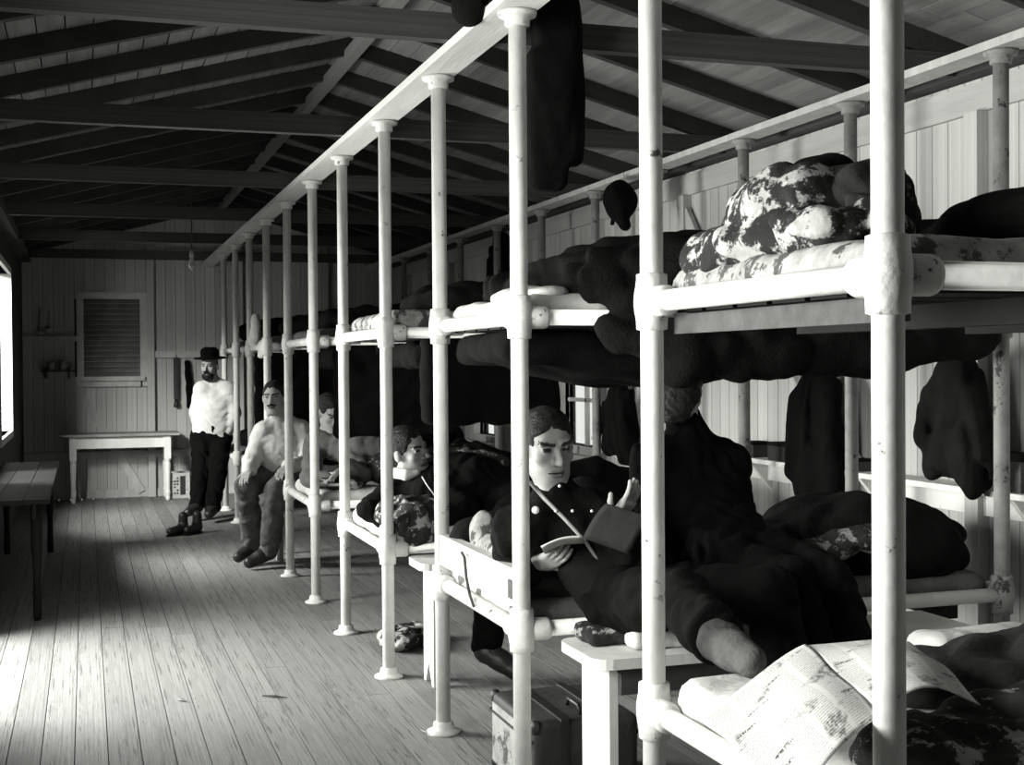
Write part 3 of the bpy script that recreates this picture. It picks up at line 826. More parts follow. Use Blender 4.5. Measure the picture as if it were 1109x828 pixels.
# third bunk
bed('blanket', 'figured dark blanket crumpled at aisle end of third lower bed', 'blanket',
    [ell((1.55, 6.52, ZL+.06), (.14, .20, .07), .05), ell((1.56, 6.38, ZL+.0), (.13, .09, .11), .05), ell((1.68, 6.62, ZL+.08), (.2, .2, .06), .05)],
    MT['plaid'], .018, 20, 61, .009)
bed('blanket', 'dark heap of bedding behind reclining man with white collar', 'bedding',
    [ell((2.5, 6.85, ZL+.10), (.40, .42, .14), .12), ell((2.9, 6.8, ZL+.1), (.4, .4, .12), .12), ell((2.25, 6.55, ZL+.10), (.3, .2, .15), .1)], MT['black'], .02, 9, 62, .016)
bed('blanket', 'dark blanket bundled on far side of third upper bed', 'blanket',
    [ell((2.1, 6.95, ZT+.08), (.45, .42, .12), .1), ell((2.7, 6.9, ZT+.12), (.5, .42, .16), .1)], MT['blanket'], .02, 9, 63, .016)
bed('hanging_blanket', 'black blanket hanging in folds below third upper bed', 'blanket',
    [rbox((1.98, 6.42, 1.47), (.36, .05, .22), .04), rbox((2.2, 6.9, 1.60), (.6, .4, .06), .05)], MT['black'], .018, 10, 64, .018)
bed('cloth_heap', 'dropped pale and dark cloth heap on floor below third bunk', 'cloth',
    [ell((1.62, 6.95, .06), (.12, .18, .05), .03), ell((1.72, 7.1, .05), (.14, .12, .045), .03)], MT['quilt'], .014, 20, 65, .010)
# fourth bunk
bed('blanket', 'patterned blanket over the legs of reading man in grey jersey', 'blanket',
    [ell((1.62, 8.72, ZL+.03), (.16, .22, .05), .04), ell((2.05, 8.75, ZL+.12), (.25, .22, .12), .06), ell((2.5, 8.85, ZL+.13), (.35, .26, .12), .06)], MT['plaid'], .018, 18, 71, .012)
bed('blanket', 'dark blanket on upper bed of fourth bunk', 'blanket',
    [ell((2.0, 9.0, ZT+.06), (.5, .45, .10), .08), ell((2.6, 9.0, ZT+.1), (.5, .42, .14), .08)], MT['blanket'], .02, 10, 72, .018)
bed('hanging_blanket', 'black blanket curtain hanging under fourth upper bed', 'blanket',
    [rbox((1.98, 8.56, 1.38), (.42, .045, .30), .04), rbox((2.35, 9.0, 1.60), (.8, .4, .06), .05)], MT['black'], .018, 10, 73, .02)
# fifth and farthest bunks
bed('cloth', 'pale cloth draped over aisle rail of fifth upper bed', 'cloth',
    [rbox((1.43, 10.98, ZUP+.02), (.045, .14, .035), .03), rbox((1.40, 11.0, ZUP-.03), (.022, .10, .06), .02)], MT['linen'], .006, 20, 81, .010)
bed('hanging_shirt', 'pale shirt hanging above rail between far bunk posts', 'shirt',
    [cone((1.42, 11.55, ZUP+.27), .03, (1.42, 11.58, ZUP+.06), .06, .03), cone((1.42, 11.62, ZUP+.22), .025, (1.42, 11.68, ZUP+.02), .035, .03)], MT['linen'], .01, 22, 82, .010)
bed('blanket', 'dark bedding heap on upper bed of fifth bunk', 'blanket',
    [ell((2.1, 11.3, ZT+.08), (.5, .45, .14), .08), ell((2.8, 11.3, ZT+.1), (.4, .42, .14), .08)], MT['black'], .02, 10, 83, .02)
bed('blanket', 'dark bedding heap on lower bed of fifth bunk', 'blanket',
    [ell((2.0, 11.3, ZL+.08), (.5, .45, .14), .08), ell((2.8, 11.3, ZL+.2), (.4, .42, .2), .08)], MT['black'], .02, 10, 84, .02)
bed('blanket', 'dark bedding heap on upper bed of farthest bunk', 'blanket',
    [ell((2.0, 13.7, ZT+.1), (.5, .45, .15), .08), ell((2.7, 13.7, ZT+.12), (.5, .42, .16), .08)], MT['black'], .02, 10, 85, .02)
bed('blanket', 'dark bedding heap on lower bed of farthest bunk', 'blanket',
    [ell((2.0, 13.7, ZL+.08), (.5, .45, .14), .08), ell((2.8, 13.7, ZL+.2), (.4, .42, .2), .08)], MT['black'], .02, 10, 86, .02)
bed('hanging_blanket', 'black blanket hanging across near side of fifth bunk', 'blanket',
    [rbox((2.3, 10.84, 1.30), (.70, .04, .40), .035)], MT['black'], .018, 10, 87, .02)
bed('hanging_blanket', 'black blanket hanging across near side of farthest bunk', 'blanket',
    [rbox((2.5, 13.16, 1.30), (.9, .04, .40), .035)], MT['black'], .018, 10, 88, .02)

# ================================================================== HANGING CLOTHES
def hang(name, label, cat, prims, m, top, amp=.015, sc=16, seed=1, vox=.01, hook=None):
    o = thing(name, label, cat, top)
    soft('cloth_body', prims, vox, m, o, None, folds(amp, sc, seed, (1, 1, .35)))
    h = Vector([float(c) for c in top]) if hook is None else Vector(hook)
    part('hook', MB().tube([h+Vector((0, 0, .0)), h+Vector((0, -.01, -.03)), h+Vector((0, -.03, -.035)), h+Vector((0, -.04, -.01))], .004, 8), MT['tin'], o, True)
    return o
YT = 4.72
def yy_(u, v, y=YT): return ony(u, v, y)
hang('overcoat', 'long black overcoat hanging from tie beam behind second post', 'coat',
     [rbox(yy_(603, 60), (.085, .05, .36), .045, .04), rbox(yy_(606, 95), (.075, .055, .30), .045, .04), rbox(yy_(592, 130), (.075, .05, .27), .04, .03),
      cone(yy_(617, 10), .035, yy_(623, 172), .028, .03), cone(yy_(600, -25), .05, yy_(600, 30), .075, .05)], MT['black'], (1.80, 4.775, 2.84), .008, 18, 3)
hang('cap', 'dark cap hanging on side of long beam above second bunk', 'cap',
     [ell((1.30, 4.42, 2.83), (.05, .11, .085), .03), ell((1.285, 4.40, 2.80), (.05, .07, .06), .03)], MT['black'], (1.325, 4.44, 2.90), .006, 20, 4)
b0 = onx(671, 216, 3.28)
hang('cap', 'dark cap and gloves hanging from wall-side beam beyond nearest bunk', 'cap',
     [ell(b0, (.10, .10, .12), .04), cone(b0+[-.03, .02, -.04], .05, b0+[0, -.06, -.17], .04, .04), cone(b0+[.0, .1, .06], .03, b0+[0, .12, -.14], .015, .03)], MT['black'], b0+[.03, 0, .17], .014, 18, 5)
def wallcoat(label, u0, u1, vt, vb, seed, m, x=3.56, amp=.02):
    t0 = onx((u0+u1)/2, vt, x); b1 = onx((u0+u1)/2, vb, x)
    wd = (onx(u0, vt, x)[1]-onx(u1, vt, x)[1])/2
    wd = min(abs(wd), .26)
    pr = [cone(t0+[0, wd*.35, -.05], .05, b1+[0, wd*.5, .10], .065, .05), cone(t0+[0, -wd*.35, -.05], .05, b1+[0, -wd*.55, .06], .07, .05),
          cone(t0+[0, 0, -.03], .06, b1+[-.02, 0, .14], .075, .06), cone(t0+[-.03, wd*.6, -.12], .04, b1+[-.03, wd*.85, .22], .045, .04),
          cone(t0+[-.03, -wd*.6, -.12], .04, b1+[-.03, -wd*.8, .16], .05, .04)]
    return hang('hanging_coat', label, 'coat', pr, m, t0+[.04, 0, .03], amp, 18, seed, .011)
wallcoat('black coat hanging beneath brace on right wall, left of wall post', 862, 914, 408, 556, 11, MT['black'])
wallcoat('ragged dark coat hanging on right wall near right edge', 1003, 1072, 392, 530, 12, MT['dark'], 3.5)
wallcoat('dark jacket hanging high on right wall behind upper bunks', 535, 552, 255, 330, 13, MT['black'], 3.6)
wallcoat('dark garment hanging on wall beside bright low window', 655, 690, 420, 500, 14, MT['black'], 3.5)

# strap hanging on the end wall
st = thing('strap', 'dark leather razor strap hanging from end wall rail', 'strap', (1.02, YE-.07, 1.66))
part('strap_body', MB().box((1.0, YE-.075, 1.16), (1.055, YE-.066, 1.66)), MT['leather'], st)
part('strap_end', MB().lathe((1.027, YE-.07, 1.06), [(.012, 0), (.03, .01), (.03, .04), (.018, .1)], 12), MT['leather'], st, True)
part('hook', MB().tube([(1.027, YE-.06, 1.70), (1.027, YE-.09, 1.69), (1.027, YE-.09, 1.66)], .006, 8), MT['tin'], st, True)
bed('hanging_cloth', 'dark narrow towel hanging on end wall beside hat of standing man', 'towel',
    [cone((1.16, YE-.05, 1.60), .03, (1.2, YE-.05, 1.08), .045)], MT['black'], .006, 18, 92, .01)

# tin ware on a bracket shelf left of the louvred window
ws = thing('bracket_shelf', 'small dark shelf on end wall left of louvred window', 'shelf', (-.32, YE-.1, 1.50))
part('shelf_board', MB().box((-.50, YE-.16, 1.50), (-.12, YE-.001, 1.52)), MT['tie'], ws)
part('bracket', MB().box((-.45, YE-.12, 1.42), (-.43, YE-.001, 1.50)), MT['tie'], ws)
part('bracket', MB().box((-.2, YE-.12, 1.42), (-.18, YE-.001, 1.50)), MT['tie'], ws)
def mug(loc, lab, s=1.):
    x, y, z = loc
    o = thing('tin_mug', lab, 'mug', loc, 'tin ware on the end wall')
    part('mug_body', MB().lathe(loc, [(.03*s, 0), (.04*s, .003), (.041*s, .09*s), (.037*s, .092*s), (.036*s, .01), (.001, .009)], 16), MT['tin'], o, True)
    part('handle', MB().tube([(x+.038*s, y, z+.075*s), (x+.07*s, y, z+.07*s), (x+.07*s, y, z+.03*s), (x+.038*s, y, z+.02*s)], .006, 8), MT['tin'], o, True)
mug((-.25, YE-.09, 1.52), 'tin mug at the window end of small dark shelf', 1.2)
mug((-.38, YE-.08, 1.52), 'tin mug at the left end of small dark shelf', 1.0)
def ladle(x, z, L, lab):
    o = thing('ladle', lab, 'ladle', (x, YE-.03, z), 'utensils on the end wall')
    part('handle', MB().tube([(x, YE-.03, z), (x, YE-.03, z-L)], [.008, .014], 8), MT['tin'], o, True)
    part('bowl', MB().lathe((x, YE-.05, z-L-.05), [(.005, 0), (.035, .01), (.045, .05), (.04, .05), (.03, .015), (.001, .008)], 14), MT['tin'], o, True)
    part('nail', MB().tube([(x, YE+.002, z-.01), (x, YE-.045, z-.008)], .004, 6), MT['tin'], o, True)
ladle(-.50, 2.26, .28, 'longer tin ladle on nail in dark left corner')
ladle(-.40, 2.22, .20, 'shorter tin ladle on nail in dark left corner')

# hanging lamp
lx, ly = .93, 12.2
lp = thing('hanging_lamp', 'bare lamp bulb hanging on long cord near far end', 'lamp', (lx, ly, 2.53))
part('cord', MB().tube([(lx, ly, 2.60), (lx, ly, 3.34)], .006, 8), MT['cord'], lp, True)
part('socket', MB().lathe((lx, ly, 2.545), [(.02, 0), (.024, .01), (.022, .05), (.008, .07)], 14), MT['tin'], lp, True)
part('bulb', MB().lathe((lx, ly, 2.43), [(.003, 0), (.025, .008), (.036, .035), (.034, .06), (.02, .095), (.017, .12)], 16), MT['bulb'], lp, True)

# small things on the wall shelf
def tin_can(u, r, h, lab, m):
    p = onx(u, 520, XR-.09); y = p[1]
    o = thing('tin_can', lab, 'can', (XR-.09, y, 1.01), 'cans on the wall shelf')
    part('can_body', MB().lathe((XR-.09, y, 1.01), [(r*.96, 0), (r, .004), (r, h-.004), (r*.96, h)], 16), m, o, True)
    part('lid', MB().lathe((XR-.09, y, 1.01+h-.001), [(r*.9, 0), (r*.9, .006), (.001, .006)], 16), MT['tin'], o, True)
tin_can(1060, .032, .07, 'small tin can on wall shelf beside ragged coat', MT['tin'])
def shelf_box(u, w_, h, lab):
    y = onx(u, 500, XR-.08)[1]
    o = thing('small_box', lab, 'box', (XR-.08, y, 1.01), 'boxes on the wall shelf')
    part('box_body', MB().box((XR-.13, y-w_/2, 1.01), (XR-.03, y+w_/2, 1.01+h*.8)), MT['leather'], o)
    part('lid', MB().box((XR-.135, y-w_/2-.005, 1.01+h*.8), (XR-.025, y+w_/2+.005, 1.01+h)), MT['dark'], o)
shelf_box(819, .12, .09, 'small dark box on wall shelf beside wall post')
shelf_box(851, .22, .10, 'larger dark box on wall shelf left of black hanging coat')
shelf_box(1102, .16, .16, 'dark box on wall shelf at right edge of view')
shelf_box(932, .10, .06, 'low dark box on wall shelf right of black hanging coat')

# cord looped over the footboard, splinters on the floor
p_ = [onx(500, 598, XF-.03), onx(503, 603, XF-.035), onx(505, 625, XF-.035), onx(509, 645, XF-.03), onx(513, 656, XF-.04)]
solo('loose_cord', MB().tube(p_, .006, 8), MT['cord'], 'dark cord hanging over white footboard of second bunk', 'cord', p_[0], True)
for k, (u, v, u2, v2, lab) in enumerate(((192, 757, 202, 759, 'short dark splinter on floor left of the centre'), (284, 753, 311, 755, 'long dark splinter lying on floor boards'),
                                    (455, 790, 466, 795, 'dark chip on floor near foot of second bunk'))):
    a, b = onz(u, v, .006), onz(u2, v2, .006)
    solo('wood_splinter', MB().tube([a, (a+b)/2+[0, 0, .002], b], [.003, .006, .002], 6), MT['leather'], lab, 'splinter', a, False, 'splinters on the floor')

def loose_boot(c, ang, lab):
    d = np.array([math.cos(ang), math.sin(ang), 0]); b = np.array(c, float)
    o = thing('boot', lab, 'boot', c, 'loose boots on the floor')
    soft('upper', [cone(b+[0, 0, .06], .042, b+d*.17+[0, 0, .048], .034, .03), cone(b+[0, 0, .06], .045, b+[0, 0, .17], .042, .03)], .009, MT['leather'], o)
    n_ = np.array([-d[1], d[0], 0])
    P_ = [b-d*.045-n_*.03, b+d*.08-n_*.042, b+d*.19-n_*.03, b+d*.215, b+d*.19+n_*.03, b+d*.08+n_*.042, b-d*.045+n_*.03]
    k = len(P_)
    part('sole', MB().add([p+[0, 0, .001] for p in P_]+[p+[0, 0, .018] for p in P_], [tuple(range(k))[::-1], tuple(range(k, 2*k))]+[(i, (i+1) % k, k+(i+1) % k, k+i) for i in range(k)]), MT['darkwood'], o)
c_ = onz(207, 578, 0)
loose_boot(c_+[-.07, 0, 0], -2.4, 'left one of two loose boots on floor in aisle near far bunks')
loose_boot(c_+[.06, .05, 0], -2.2, 'right one of two loose boots on floor in aisle near far bunks')

# ================================================================== PEOPLE
def nrm(v): v = np.array(v, float); return v/np.linalg.norm(v)

def person(label, J, face, headup=(0, 0, 1), vox=.007, hscale=1., top=None, bottom=None, shoe='leather', hair='short', extra_top=(), seed=1, beard=None,
           vest=None, hat=None, wrinkle=.010, fat=1., base=None):
    """J: pelvis chest neck head, sh/el/wr/fi for l and r (fi = fingertip target), hip kn an to for l and r"""
    J = {k: np.array(v, float) for k, v in J.items()}
    root = thing('person', label, 'person', base if base is not None else (J['pelvis'][0], J['pelvis'][1], 0), 'men in the bunkhouse')
    fw = nrm(face); up = np.array(headup, float); up = nrm(up-fw*(up@fw)); rt = np.cross(fw, up)   # rt = his right? (x axis of head frame)
    H = np.stack([rt, fw, up]); hc = J['head']; s = hscale
    def hp(x, y, z): return hc + s*(rt*x+fw*y+up*z)
    P = []
    # head
    P += [ell(hp(0, -.012, .035), (.076*s, .097*s, .088*s), .02, H), ell(hp(0, .022, -.04), (.060*s, .068*s, .078*s), .03, H),
          ell(hp(0, .058, -.098), (.026*s, .024*s, .02*s), .03, H), cone(hp(-.05, .0, -.06), .022*s, hp(-.02, .055, -.095), .018*s, .03), cone(hp(.05, .0, -.06), .022*s, hp(.02, .055, -.095), .018*s, .03),
          ell(hp(-.043, .058, -.018), (.022*s, .022*s, .02*s), .02, H), ell(hp(.043, .058, -.018), (.022*s, .022*s, .02*s), .02, H),
          ell(hp(-.032, .098, .010), (.020*s, .016*s, .012*s), .012, H, True), ell(hp(.032, .098, .010), (.020*s, .016*s, .012*s), .012, H, True),
          cone(hp(-.045, .074, .028), .010*s, hp(-.012, .087, .028), .010*s, .012), cone(hp(.045, .074, .028), .010*s, hp(.012, .087, .028), .010*s, .012),
          cone(hp(0, .088, .018), .009*s, hp(0, .113, -.026), .0125*s, .010), ell(hp(-.012, .096, -.030), (.009*s, .011*s, .008*s), .006, H), ell(hp(.012, .096, -.030), (.009*s, .011*s, .008*s), .006, H),
          ell(hp(0, .088, -.058), (.025*s, .012*s, .0065*s), .006, H), ell(hp(0, .086, -.071), (.022*s, .012*s, .007*s), .006, H),
          ell(hp(0, .095, -.0645), (.03*s, .012*s, .0022*s), .003, H, True),
          ell(hp(-.032, .076, .011), (.0145*s, .0125*s, .0125*s), .003, H), ell(hp(.032, .076, .011), (.0145*s, .0125*s, .0125*s), .003, H),
          ell(hp(-.079, -.008, -.002), (.010*s, .019*s, .031*s), .008, H), ell(hp(.079, -.008, -.002), (.010*s, .019*s, .031*s), .008, H)]
    P += [cone(hp(0, -.02, -.05), .052*s, J['neck'], .058*s, .03), cone(J['neck'], .058, J['chest'], .085, .05)]
    # trunk
    lat = nrm(J['shl']-J['shr']); hipv = nrm(J['hipl']-J['hipr'])
    Tr = []
    for sg, sh, hp_ in ((1, 'shl', 'hipl'), (-1, 'shr', 'hipr')):
        rib = J['chest']+lat*.075*sg
        Tr += [cone(J[hp_], .095*fat, rib, .105*fat, .06), cone(rib, .10*fat, J[sh]-lat*.03*sg, .062, .05), cone(J['neck']+lat*.03*sg, .045, J[sh]-lat*.02*sg, .055, .04)]
    Tr += [cone(J['pelvis'], .11*fat, J['chest'], .115*fat, .06), cone(J['neck']+(J['chest']-J['neck'])*.3, .075, J['chest'], .105*fat, .04)]
    arms, legs, hands, feet = [], [], [], []
    for sd in 'lr':
        arms += [cone(J['sh'+sd], .058*fat, J['el'+sd], .042, .02), cone(J['el'+sd], .042, J['wr'+sd], .029, .015)]
        legs += [cone(J['hip'+sd], .088*fat, J['kn'+sd], .058, .03), cone(J['kn'+sd], .057, J['an'+sd], .042, .02)]
        # hand: palm, four fingers, thumb
        w0 = J['wr'+sd]; d = nrm(J['fi'+sd]-w0); pn = J.get('pn'+sd, np.array([0, 0, -1.])); pn = nrm(pn-d*(pn@d)); side = np.cross(d, pn)*(1 if sd == 'l' else -1)
        curl = J.get('curl'+sd, np.array([.5]))[0] if ('curl'+sd) in J else .5
        palm = w0+d*.05
        hands += [cone(w0, .026, w0+d*.03, .024, .012), rbox(palm+d*.005, (.040, .046, .014), .012, .012, np.stack([side, d, pn]))]
        for i, (off, ln) in enumerate(((.030, .074), (.011, .082), (-.009, .077), (-.028, .060))):
            a = palm+d*.043+side*off; dirn = d+side*off*1.2
            for j, (fr, rr) in enumerate(((.45, .0095), (.32, .0088), (.23, .0078))):
                dirn = nrm(dirn+pn*curl*(.35+.4*j)); b = a+dirn*ln*fr
                hands.append(cone(a, rr, b, rr*.93, .003)); a = b
        a = w0+d*.028+side*.028
        for j, (ln, rr) in enumerate(((.038, .0125), (.03, .0105), (.024, .0092))):
            dirn = nrm(d*(.55+.25*j)+side*(.75-.3*j)+pn*(.15+.25*j)); b = a+dirn*ln; hands.append(cone(a, rr, b, rr*.92, .006)); a = b
        an, to = J['an'+sd], J['to'+sd]; fd = nrm(to-an)
        feet += [cone(an, .043, an+(to-an)*.45+np.array([0, 0, .0]), .042, .03), cone(an+(to-an)*.35, .042, to, .034, .03)]
    body = sdf(P+Tr+arms+legs+hands+feet, vox, None, 'body', tuple(origin(root)))
    bo = link('body', body, MT['skin'], root)
    body.materials.append(MT['skindark']); body.materials.append(MT['lip'])
    # eyes, brows and mouth
    nf = len(body.polygons); cen = np.zeros(nf*3, np.float32); body.polygons.foreach_get('center', cen)
    q_ = ((cen.reshape(-1, 3)+np.array(origin(root))-hc)@H.T)/s
    mi = np.zeros(nf, np.int32)
    eye = (np.abs(np.abs(q_[:, 0])-.032) < .013) & (np.abs(q_[:, 2]-.011) < .0055) & (q_[:, 1] > .05)
    brow = (np.abs(np.abs(q_[:, 0])-.032) < .021) & (np.abs(q_[:, 2]-.030+.12*(.035-np.abs(q_[:, 0]))) < .0055) & (q_[:, 1] > .05)
    mouth = (np.abs(q_[:, 0]) < .026) & (np.abs(q_[:, 2]+.0645) < .003) & (q_[:, 1] > .06)
    lips = (np.abs(q_[:, 0]) < .024) & (np.abs(q_[:, 2]+.0645) < .011) & (q_[:, 1] > .07)
    mi[lips] = 2; mi[eye | brow | mouth] = 1
    body.polygons.foreach_set('material_index', mi)
    inf = lambda pr, g_: [(p[0], p[1], p[2]+g_, p[3], p[4]+g_, p[5]) for p in pr]
    # shirt or coat
    slv = []
    for sd in 'lr':
        e2 = J['el'+sd]; w2 = J['wr'+sd]; w3 = e2+(w2-e2)*.93
        slv += [cone(J['sh'+sd], .060*fat, e2, .048, .03), cone(e2, .048, w3, .036, .02)]
    o = soft('upper_garment', inf(Tr+slv, .016)+list(extra_top), max(vox, .009), top, root, None, folds(wrinkle, 24, seed))
    if vest is not None:
        soft('vest', inf(Tr, .024), max(vox, .009), vest, root, None, folds(.006, 20, seed+5))
    lg = []
    for sd in 'lr':
        an = J['an'+sd]; kn = J['kn'+sd]; a3 = kn+(an-kn)*.92
        lg += [cone(J['hip'+sd], .098*fat, kn, .070, .03), cone(kn, .070, a3, .060, .02)]
    lg += [cone(J['hipl'], .10*fat, J['hipr'], .10*fat, .04), cone(J['pelvis'], .115*fat, J['pelvis']+(J['chest']-J['pelvis'])*.25, .115*fat, .04)]
    soft('trousers', inf(lg, .012), max(vox, .009), bottom, root, None, folds(.012, 20, seed+9))
    for sd in 'lr':
        an, to = J['an'+sd], J['to'+sd]; kn = J['kn'+sd]; up_ = nrm(kn-an)
        bt = soft('boot', [cone(an+up_*.10, .052, an, .054, .02), cone(an, .052, an+(to-an)*.5, .048, .03), cone(an+(to-an)*.4, .046, to, .042, .03), ell(an-nrm(to-an)*.025-up_*.02, (.04, .04, .035), .02)],
             max(vox, .008), MT[shoe], root, None, folds(.003, 30, seed))
    # hair and headgear
    if hair:
        HP = [ell(hp(0, -.016, .042), (.080*s, .098*s, .088*s), .02, H), ell(hp(0, -.05, -.01), (.072*s, .06*s, .07*s), .03, H),
              ell(hp(0, .12, -.004), (.15*s, .092*s, .088*s), .008, H, True), ell(hp(0, .06, -.06), (.12*s, .075*s, .08*s), .008, H, True)]
        if hair == 'long':
            HP += [ell(hp(0, -.045, -.075), (.068*s, .055*s, .065*s), .03, H), ell(hp(0, -.02, -.02), (.086*s, .05*s, .05*s), .03, H)]
        soft('hair', HP, .006, MT['hair'], root, None, folds(.004, 60, seed+2))
    if beard == 'full':
        soft('beard', [ell(hp(0, .045, -.088), (.058*s, .055*s, .05*s), .02, H), ell(hp(0, .10, -.046), (.034*s, .012*s, .008*s), .006, H),
                       ell(hp(0, .10, -.066), (.026*s, .02*s, .007*s), .004, H, True)], .006, MT['hair'], root, None, folds(.004, 60, seed+3))
    elif beard == 'moustache':
        soft('moustache', [cone(hp(-.03, .086, -.052), .006*s, hp(0, .103, -.045), .008*s, .006), cone(hp(.03, .086, -.052), .006*s, hp(0, .103, -.045), .008*s, .006)], .004, MT['hair'], root)
    if hat:
        hb_ = hp(0, -.01, .085)
        soft('hat', [ell(hb_, (.155*s, .17*s, .012), .01, H), ell(hp(0, -.01, .135), (.088*s, .10*s, .068*s), .03, H), ell(hp(0, -.005, .215), (.03, .06, .025), .03, H, True)], .008, MT['black'], root, None, folds(.006, 14, seed))
    return root, dict(J=J, hp=hp, H=H)

# --- man with the shoulder strap, reading on the nearest bench
hd = at(593, 484, 4.66)
pel = np.array([1.80, 4.16, .735])
r1, i1 = person('man in dark tunic with shoulder strap reading a booklet, behind second post', dict(
    head=hd, neck=at(604, 545, 4.66), chest=np.array([1.70, 4.36, .95]), pelvis=pel,
    shr=at(557, 573, 4.62), elr=at(557, 622, 4.86), wrr=at(582, 611, 4.56), fir=at(618, 598, 4.40), pnr=(.3, .6, .6), curlr=[.9],
    shl=at(676, 582, 4.70), ell=at(716, 640, 4.56), wrl=at(664, 566, 4.44), fil=at(690, 530, 4.40), pnl=(-.5, .8, .2), curll=[.35],
    hipr=pel+[-.07, -.02, 0], hipl=pel+[.10, .0, 0], knr=at(738, 648, 3.93), anr=at(778, 693, 3.52), tor=at(812, 716, 3.36),
    knl=(2.12, 3.78, .80), anl=(2.14, 3.66, .42), tol=(2.10, 3.55, .33)),
    face=(.02, -.97, -.16), headup=(-.06, 0, 1), vox=.0055, hscale=1.12, top=MT['dark'], bottom=MT['black'], seed=3, shoe='greytrouser',
    extra_top=[cone(at(603, 536, 4.66), .070, at(606, 552, 4.68), .085, .03)])
def surf_strip(pts, r, name, m, root, seg=8):
    part(name, MB().tube(pts, r, seg), m, root, True)
surf_strip([at(574, 522, 4.52), at(590, 540, 4.47), at(612, 562, 4.46), at(634, 586, 4.46), at(652, 612, 4.46)], .007, 'shoulder_strap', MT['strap'], r1)
for (u, v) in ((606, 526), (602, 553), (620, 553), (641, 553)):
    c = at(u, v, 4.46); part('button', MB().tube([c, c+_F*-.01], [.006, .004], 10), MT['brass'], r1, True)
c = at(580, 552, 4.46); part('badge', MB().tube([c, c-_F*.008], [.014, .012], 14), MT['brass'], r1, True)
# booklet
bk0 = at(631, 582, 4.36)
bo = thing('booklet', 'open booklet held by man with shoulder strap', 'booklet', bk0)
def leaf(pts, m, nm='page'):
    A, B, C_, D_ = pts
    V = []; n = 8
    for j in range(n+1):
        for i in range(n+1):
            s_, t = i/n, j/n
            V.append((A*(1-s_)+B*s_)*(1-t)+(D_*(1-s_)+C_*s_)*t + _U*.012*math.sin(math.pi*s_))
    o = part(nm, MB().add(V, [(j*(n+1)+i, j*(n+1)+i+1, (j+1)*(n+1)+i+1, (j+1)*(n+1)+i) for j in range(n) for i in range(n)]), m, bo, True)
    sm = o.modifiers.new('thickness', 'SOLIDIFY'); sm.thickness = .006; sm.offset = 0
leaf([at(586, 592, 4.33), at(631, 581, 4.34), at(634, 588, 4.50), at(590, 600, 4.50)], MT['paper'])
leaf([at(631, 582, 4.34), at(656, 545, 4.30), at(706, 560, 4.30), at(682, 600, 4.32)], MT['darkpaper'])

# --- dark-suited man further in, sitting on the second bunk
p5 = np.array([2.28, 4.36, .83])
person('man in black suit in shadow, sitting beside man with strap', dict(
    head=at(737, 425, 5.02), neck=at(744, 478, 5.05), chest=at(748, 545, 5.05), pelvis=p5,
    shl=at(790, 500, 5.12), ell=at(800, 585, 5.0), wrl=at(775, 640, 4.85), fil=at(760, 655, 4.7), shr=at(704, 500, 5.0), elr=at(705, 585, 4.9), wrr=at(725, 640, 4.75), fir=at(735, 650, 4.62),
    hipl=p5+[.09, 0, 0], hipr=p5+[-.09, 0, 0], knl=(2.42, 3.92, .80), anl=(2.46, 3.70, .42), tol=(2.44, 3.58, .33), knr=(2.28, 3.93, .80), anr=(2.30, 3.68, .42), tor=(2.28, 3.56, .33)),
    face=(.62, .62, -.30), vox=.009, top=MT['black'], bottom=MT['black'], seed=13,
    hair='long', extra_top=[cone(at(739, 452, 5.02), .069, at(746, 485, 5.06), .088, .03)])

# --- reclining man on the third bunk
p2 = np.array([2.16, 6.62, .83])
r2, i2 = person('reclining man with white collar and dark vest, head propped, third bunk', dict(
    head=at(442, 489, 6.95), neck=at(441, 522, 7.0), chest=np.array([1.90, 6.68, .93]), pelvis=p2,
    shr=at(424, 536, 6.95), elr=at(402, 552, 6.85), wrr=at(440, 572, 6.8), fir=at(462, 575, 6.7), shl=at(468, 528, 6.85), ell=at(505, 548, 6.75), wrl=at(478, 566, 6.65), fil=at(455, 572, 6.6),
    hipl=p2+[.06, -.08, 0], hipr=p2+[.04, .09, 0], knl=(1.92, 6.16, .70), anl=(1.86, 6.12, .14), tol=(1.98, 6.0, .05), knr=(2.6, 6.55, .96), anr=(2.98, 6.6, .80), tor=(3.1, 6.55, .88)),
    face=(.60, -.72, .06), headup=(-.30, 0, 1), vox=.0065, hscale=1.1, top=MT['black'], bottom=MT['black'], seed=23)
soft('collar', [cone(at(428, 512, 6.92), .030, at(440, 514, 6.86), .028, .02), cone(at(440, 514, 6.86), .026, at(452, 512, 6.86), .018, .02)], .008, MT['linen'], r2)
part('watch_chain', MB().tube([at(457, 516, 6.72), at(463, 526, 6.68), at(470, 535, 6.68), at(474, 545, 6.7)], .003, 8), MT['brass'], r2, True)

# --- man in grey jersey reading on the fourth bunk
p3 = np.array([2.18, 8.95, .83])
r3, i3 = person('man in grey jersey leaning on elbow over a book, fourth bunk', dict(
    head=at(358, 446, 9.05), neck=at(356, 472, 9.15), chest=np.array([1.83, 8.95, .97]), pelvis=p3,
    shr=at(341, 480, 9.05), elr=at(336, 517, 8.85), wrr=at(356, 520, 8.75), fir=at(368, 521, 8.7), shl=at(380, 482, 9.1), ell=at(392, 512, 8.85), wrl=at(376, 505, 8.7), fil=at(365, 512, 8.65),
    hipl=p3+[.03, -.08, 0], hipr=p3+[.03, .09, 0], knl=(2.6, 8.8, .92), anl=(2.98, 8.85, .80), tol=(3.1, 8.8, .88), knr=(2.6, 9.1, .92), anr=(3.0, 9.1, .80), tor=(3.12, 9.1, .88)),
    face=(.25, -.85, -.45), headup=(-.15, 0, 1), vox=.009, hscale=1.05, top=MT['shirtgrey'], bottom=MT['dark'], seed=33)
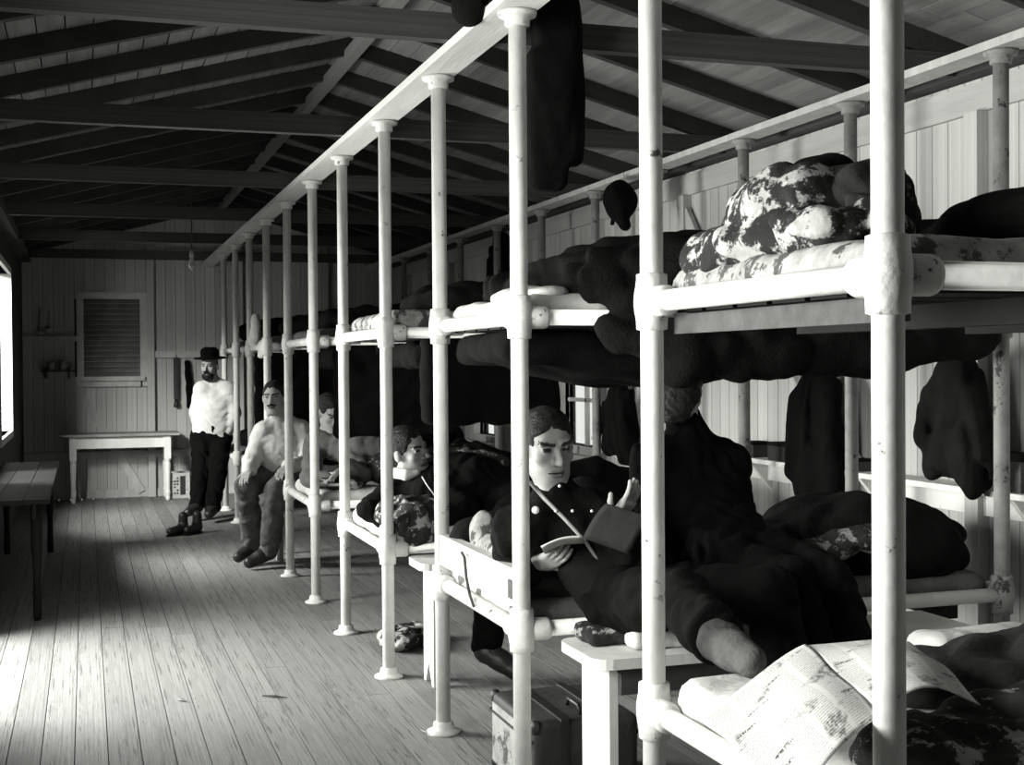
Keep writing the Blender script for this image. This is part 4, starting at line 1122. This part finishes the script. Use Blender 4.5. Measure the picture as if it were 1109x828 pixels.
bk1 = thing('book', 'small open book before man in grey jersey', 'book', at(352, 524, 8.62))
c = at(352, 525, 8.62)
part('cover', MB().box(c+[-.09, -.06, -.012], c+[.09, .06, -.004]), MT['leather'], bk1)
for s_ in (-1, 1):
    part('page', MB().box(c+[-.085 if s_ < 0 else .003, -.055, -.004], c+[-.003 if s_ < 0 else .085, .055, .012]), MT['paper'], bk1)

# --- seated man in white shirt in the aisle
p4 = at(305, 516, 10.22)
r4, i4 = person('seated man in white shirt with hands on knees, in aisle', dict(
    head=at(297, 431, 10.12), neck=at(304, 455, 10.2), chest=at(305, 485, 10.2), pelvis=p4,
    shr=at(284, 468, 10.15), elr=at(272, 500, 10.05), wrr=at(270, 510, 9.86), fir=at(263, 521, 9.72), pnr=(.3, .3, -1), shl=at(327, 466, 10.25), ell=at(334, 500, 10.1), wrl=at(311, 505, 9.88), fil=at(299, 517, 9.72), pnl=(0, .3, -1),
    hipr=p4+[-.09, .02, 0], hipl=p4+[.09, -.02, 0], knr=at(267, 526, 9.85), anr=at(274, 593, 10.2), tor=at(258, 603, 10.05), knl=at(300, 530, 9.80), anl=at(291, 598, 10.0), tol=at(270, 609, 9.9)),
    face=(-.38, -.92, .0), headup=(-.03, 0, 1), vox=.008, hscale=1.08, wrinkle=.006, top=MT['shirt'], bottom=MT['greytrouser'], seed=43, beard='moustache')

# --- standing man in hat by the farthest bunk
p6 = at(229, 473, 13.42)
r6, i6 = person('standing bearded man in dark hat and white shirt, hands in pockets', dict(
    head=at(227, 397, 13.36), neck=at(232, 415, 13.42), chest=at(232, 440, 13.42), pelvis=p6,
    shr=at(218, 421, 13.38), elr=at(212, 447, 13.38), wrr=at(217, 468, 13.42), fir=at(224, 482, 13.5), shl=at(248, 421, 13.42), ell=at(254, 447, 13.4), wrl=at(246, 468, 13.42), fil=at(238, 482, 13.5),
    hipr=p6+[-.09, 0, 0], hipl=p6+[.09, 0, 0], knr=at(217, 513, 13.25), anr=at(213, 549, 13.1), tor=at(203, 555, 12.98), knl=at(236, 512, 13.2), anl=at(230, 551, 13.0), tol=at(226, 557, 12.84)),
    face=(-.45, -.88, -.05), vox=.009, hscale=1.05, wrinkle=.005, top=MT['shirt'], bottom=MT['black'], seed=53, beard='full', hat=True, hair=None)
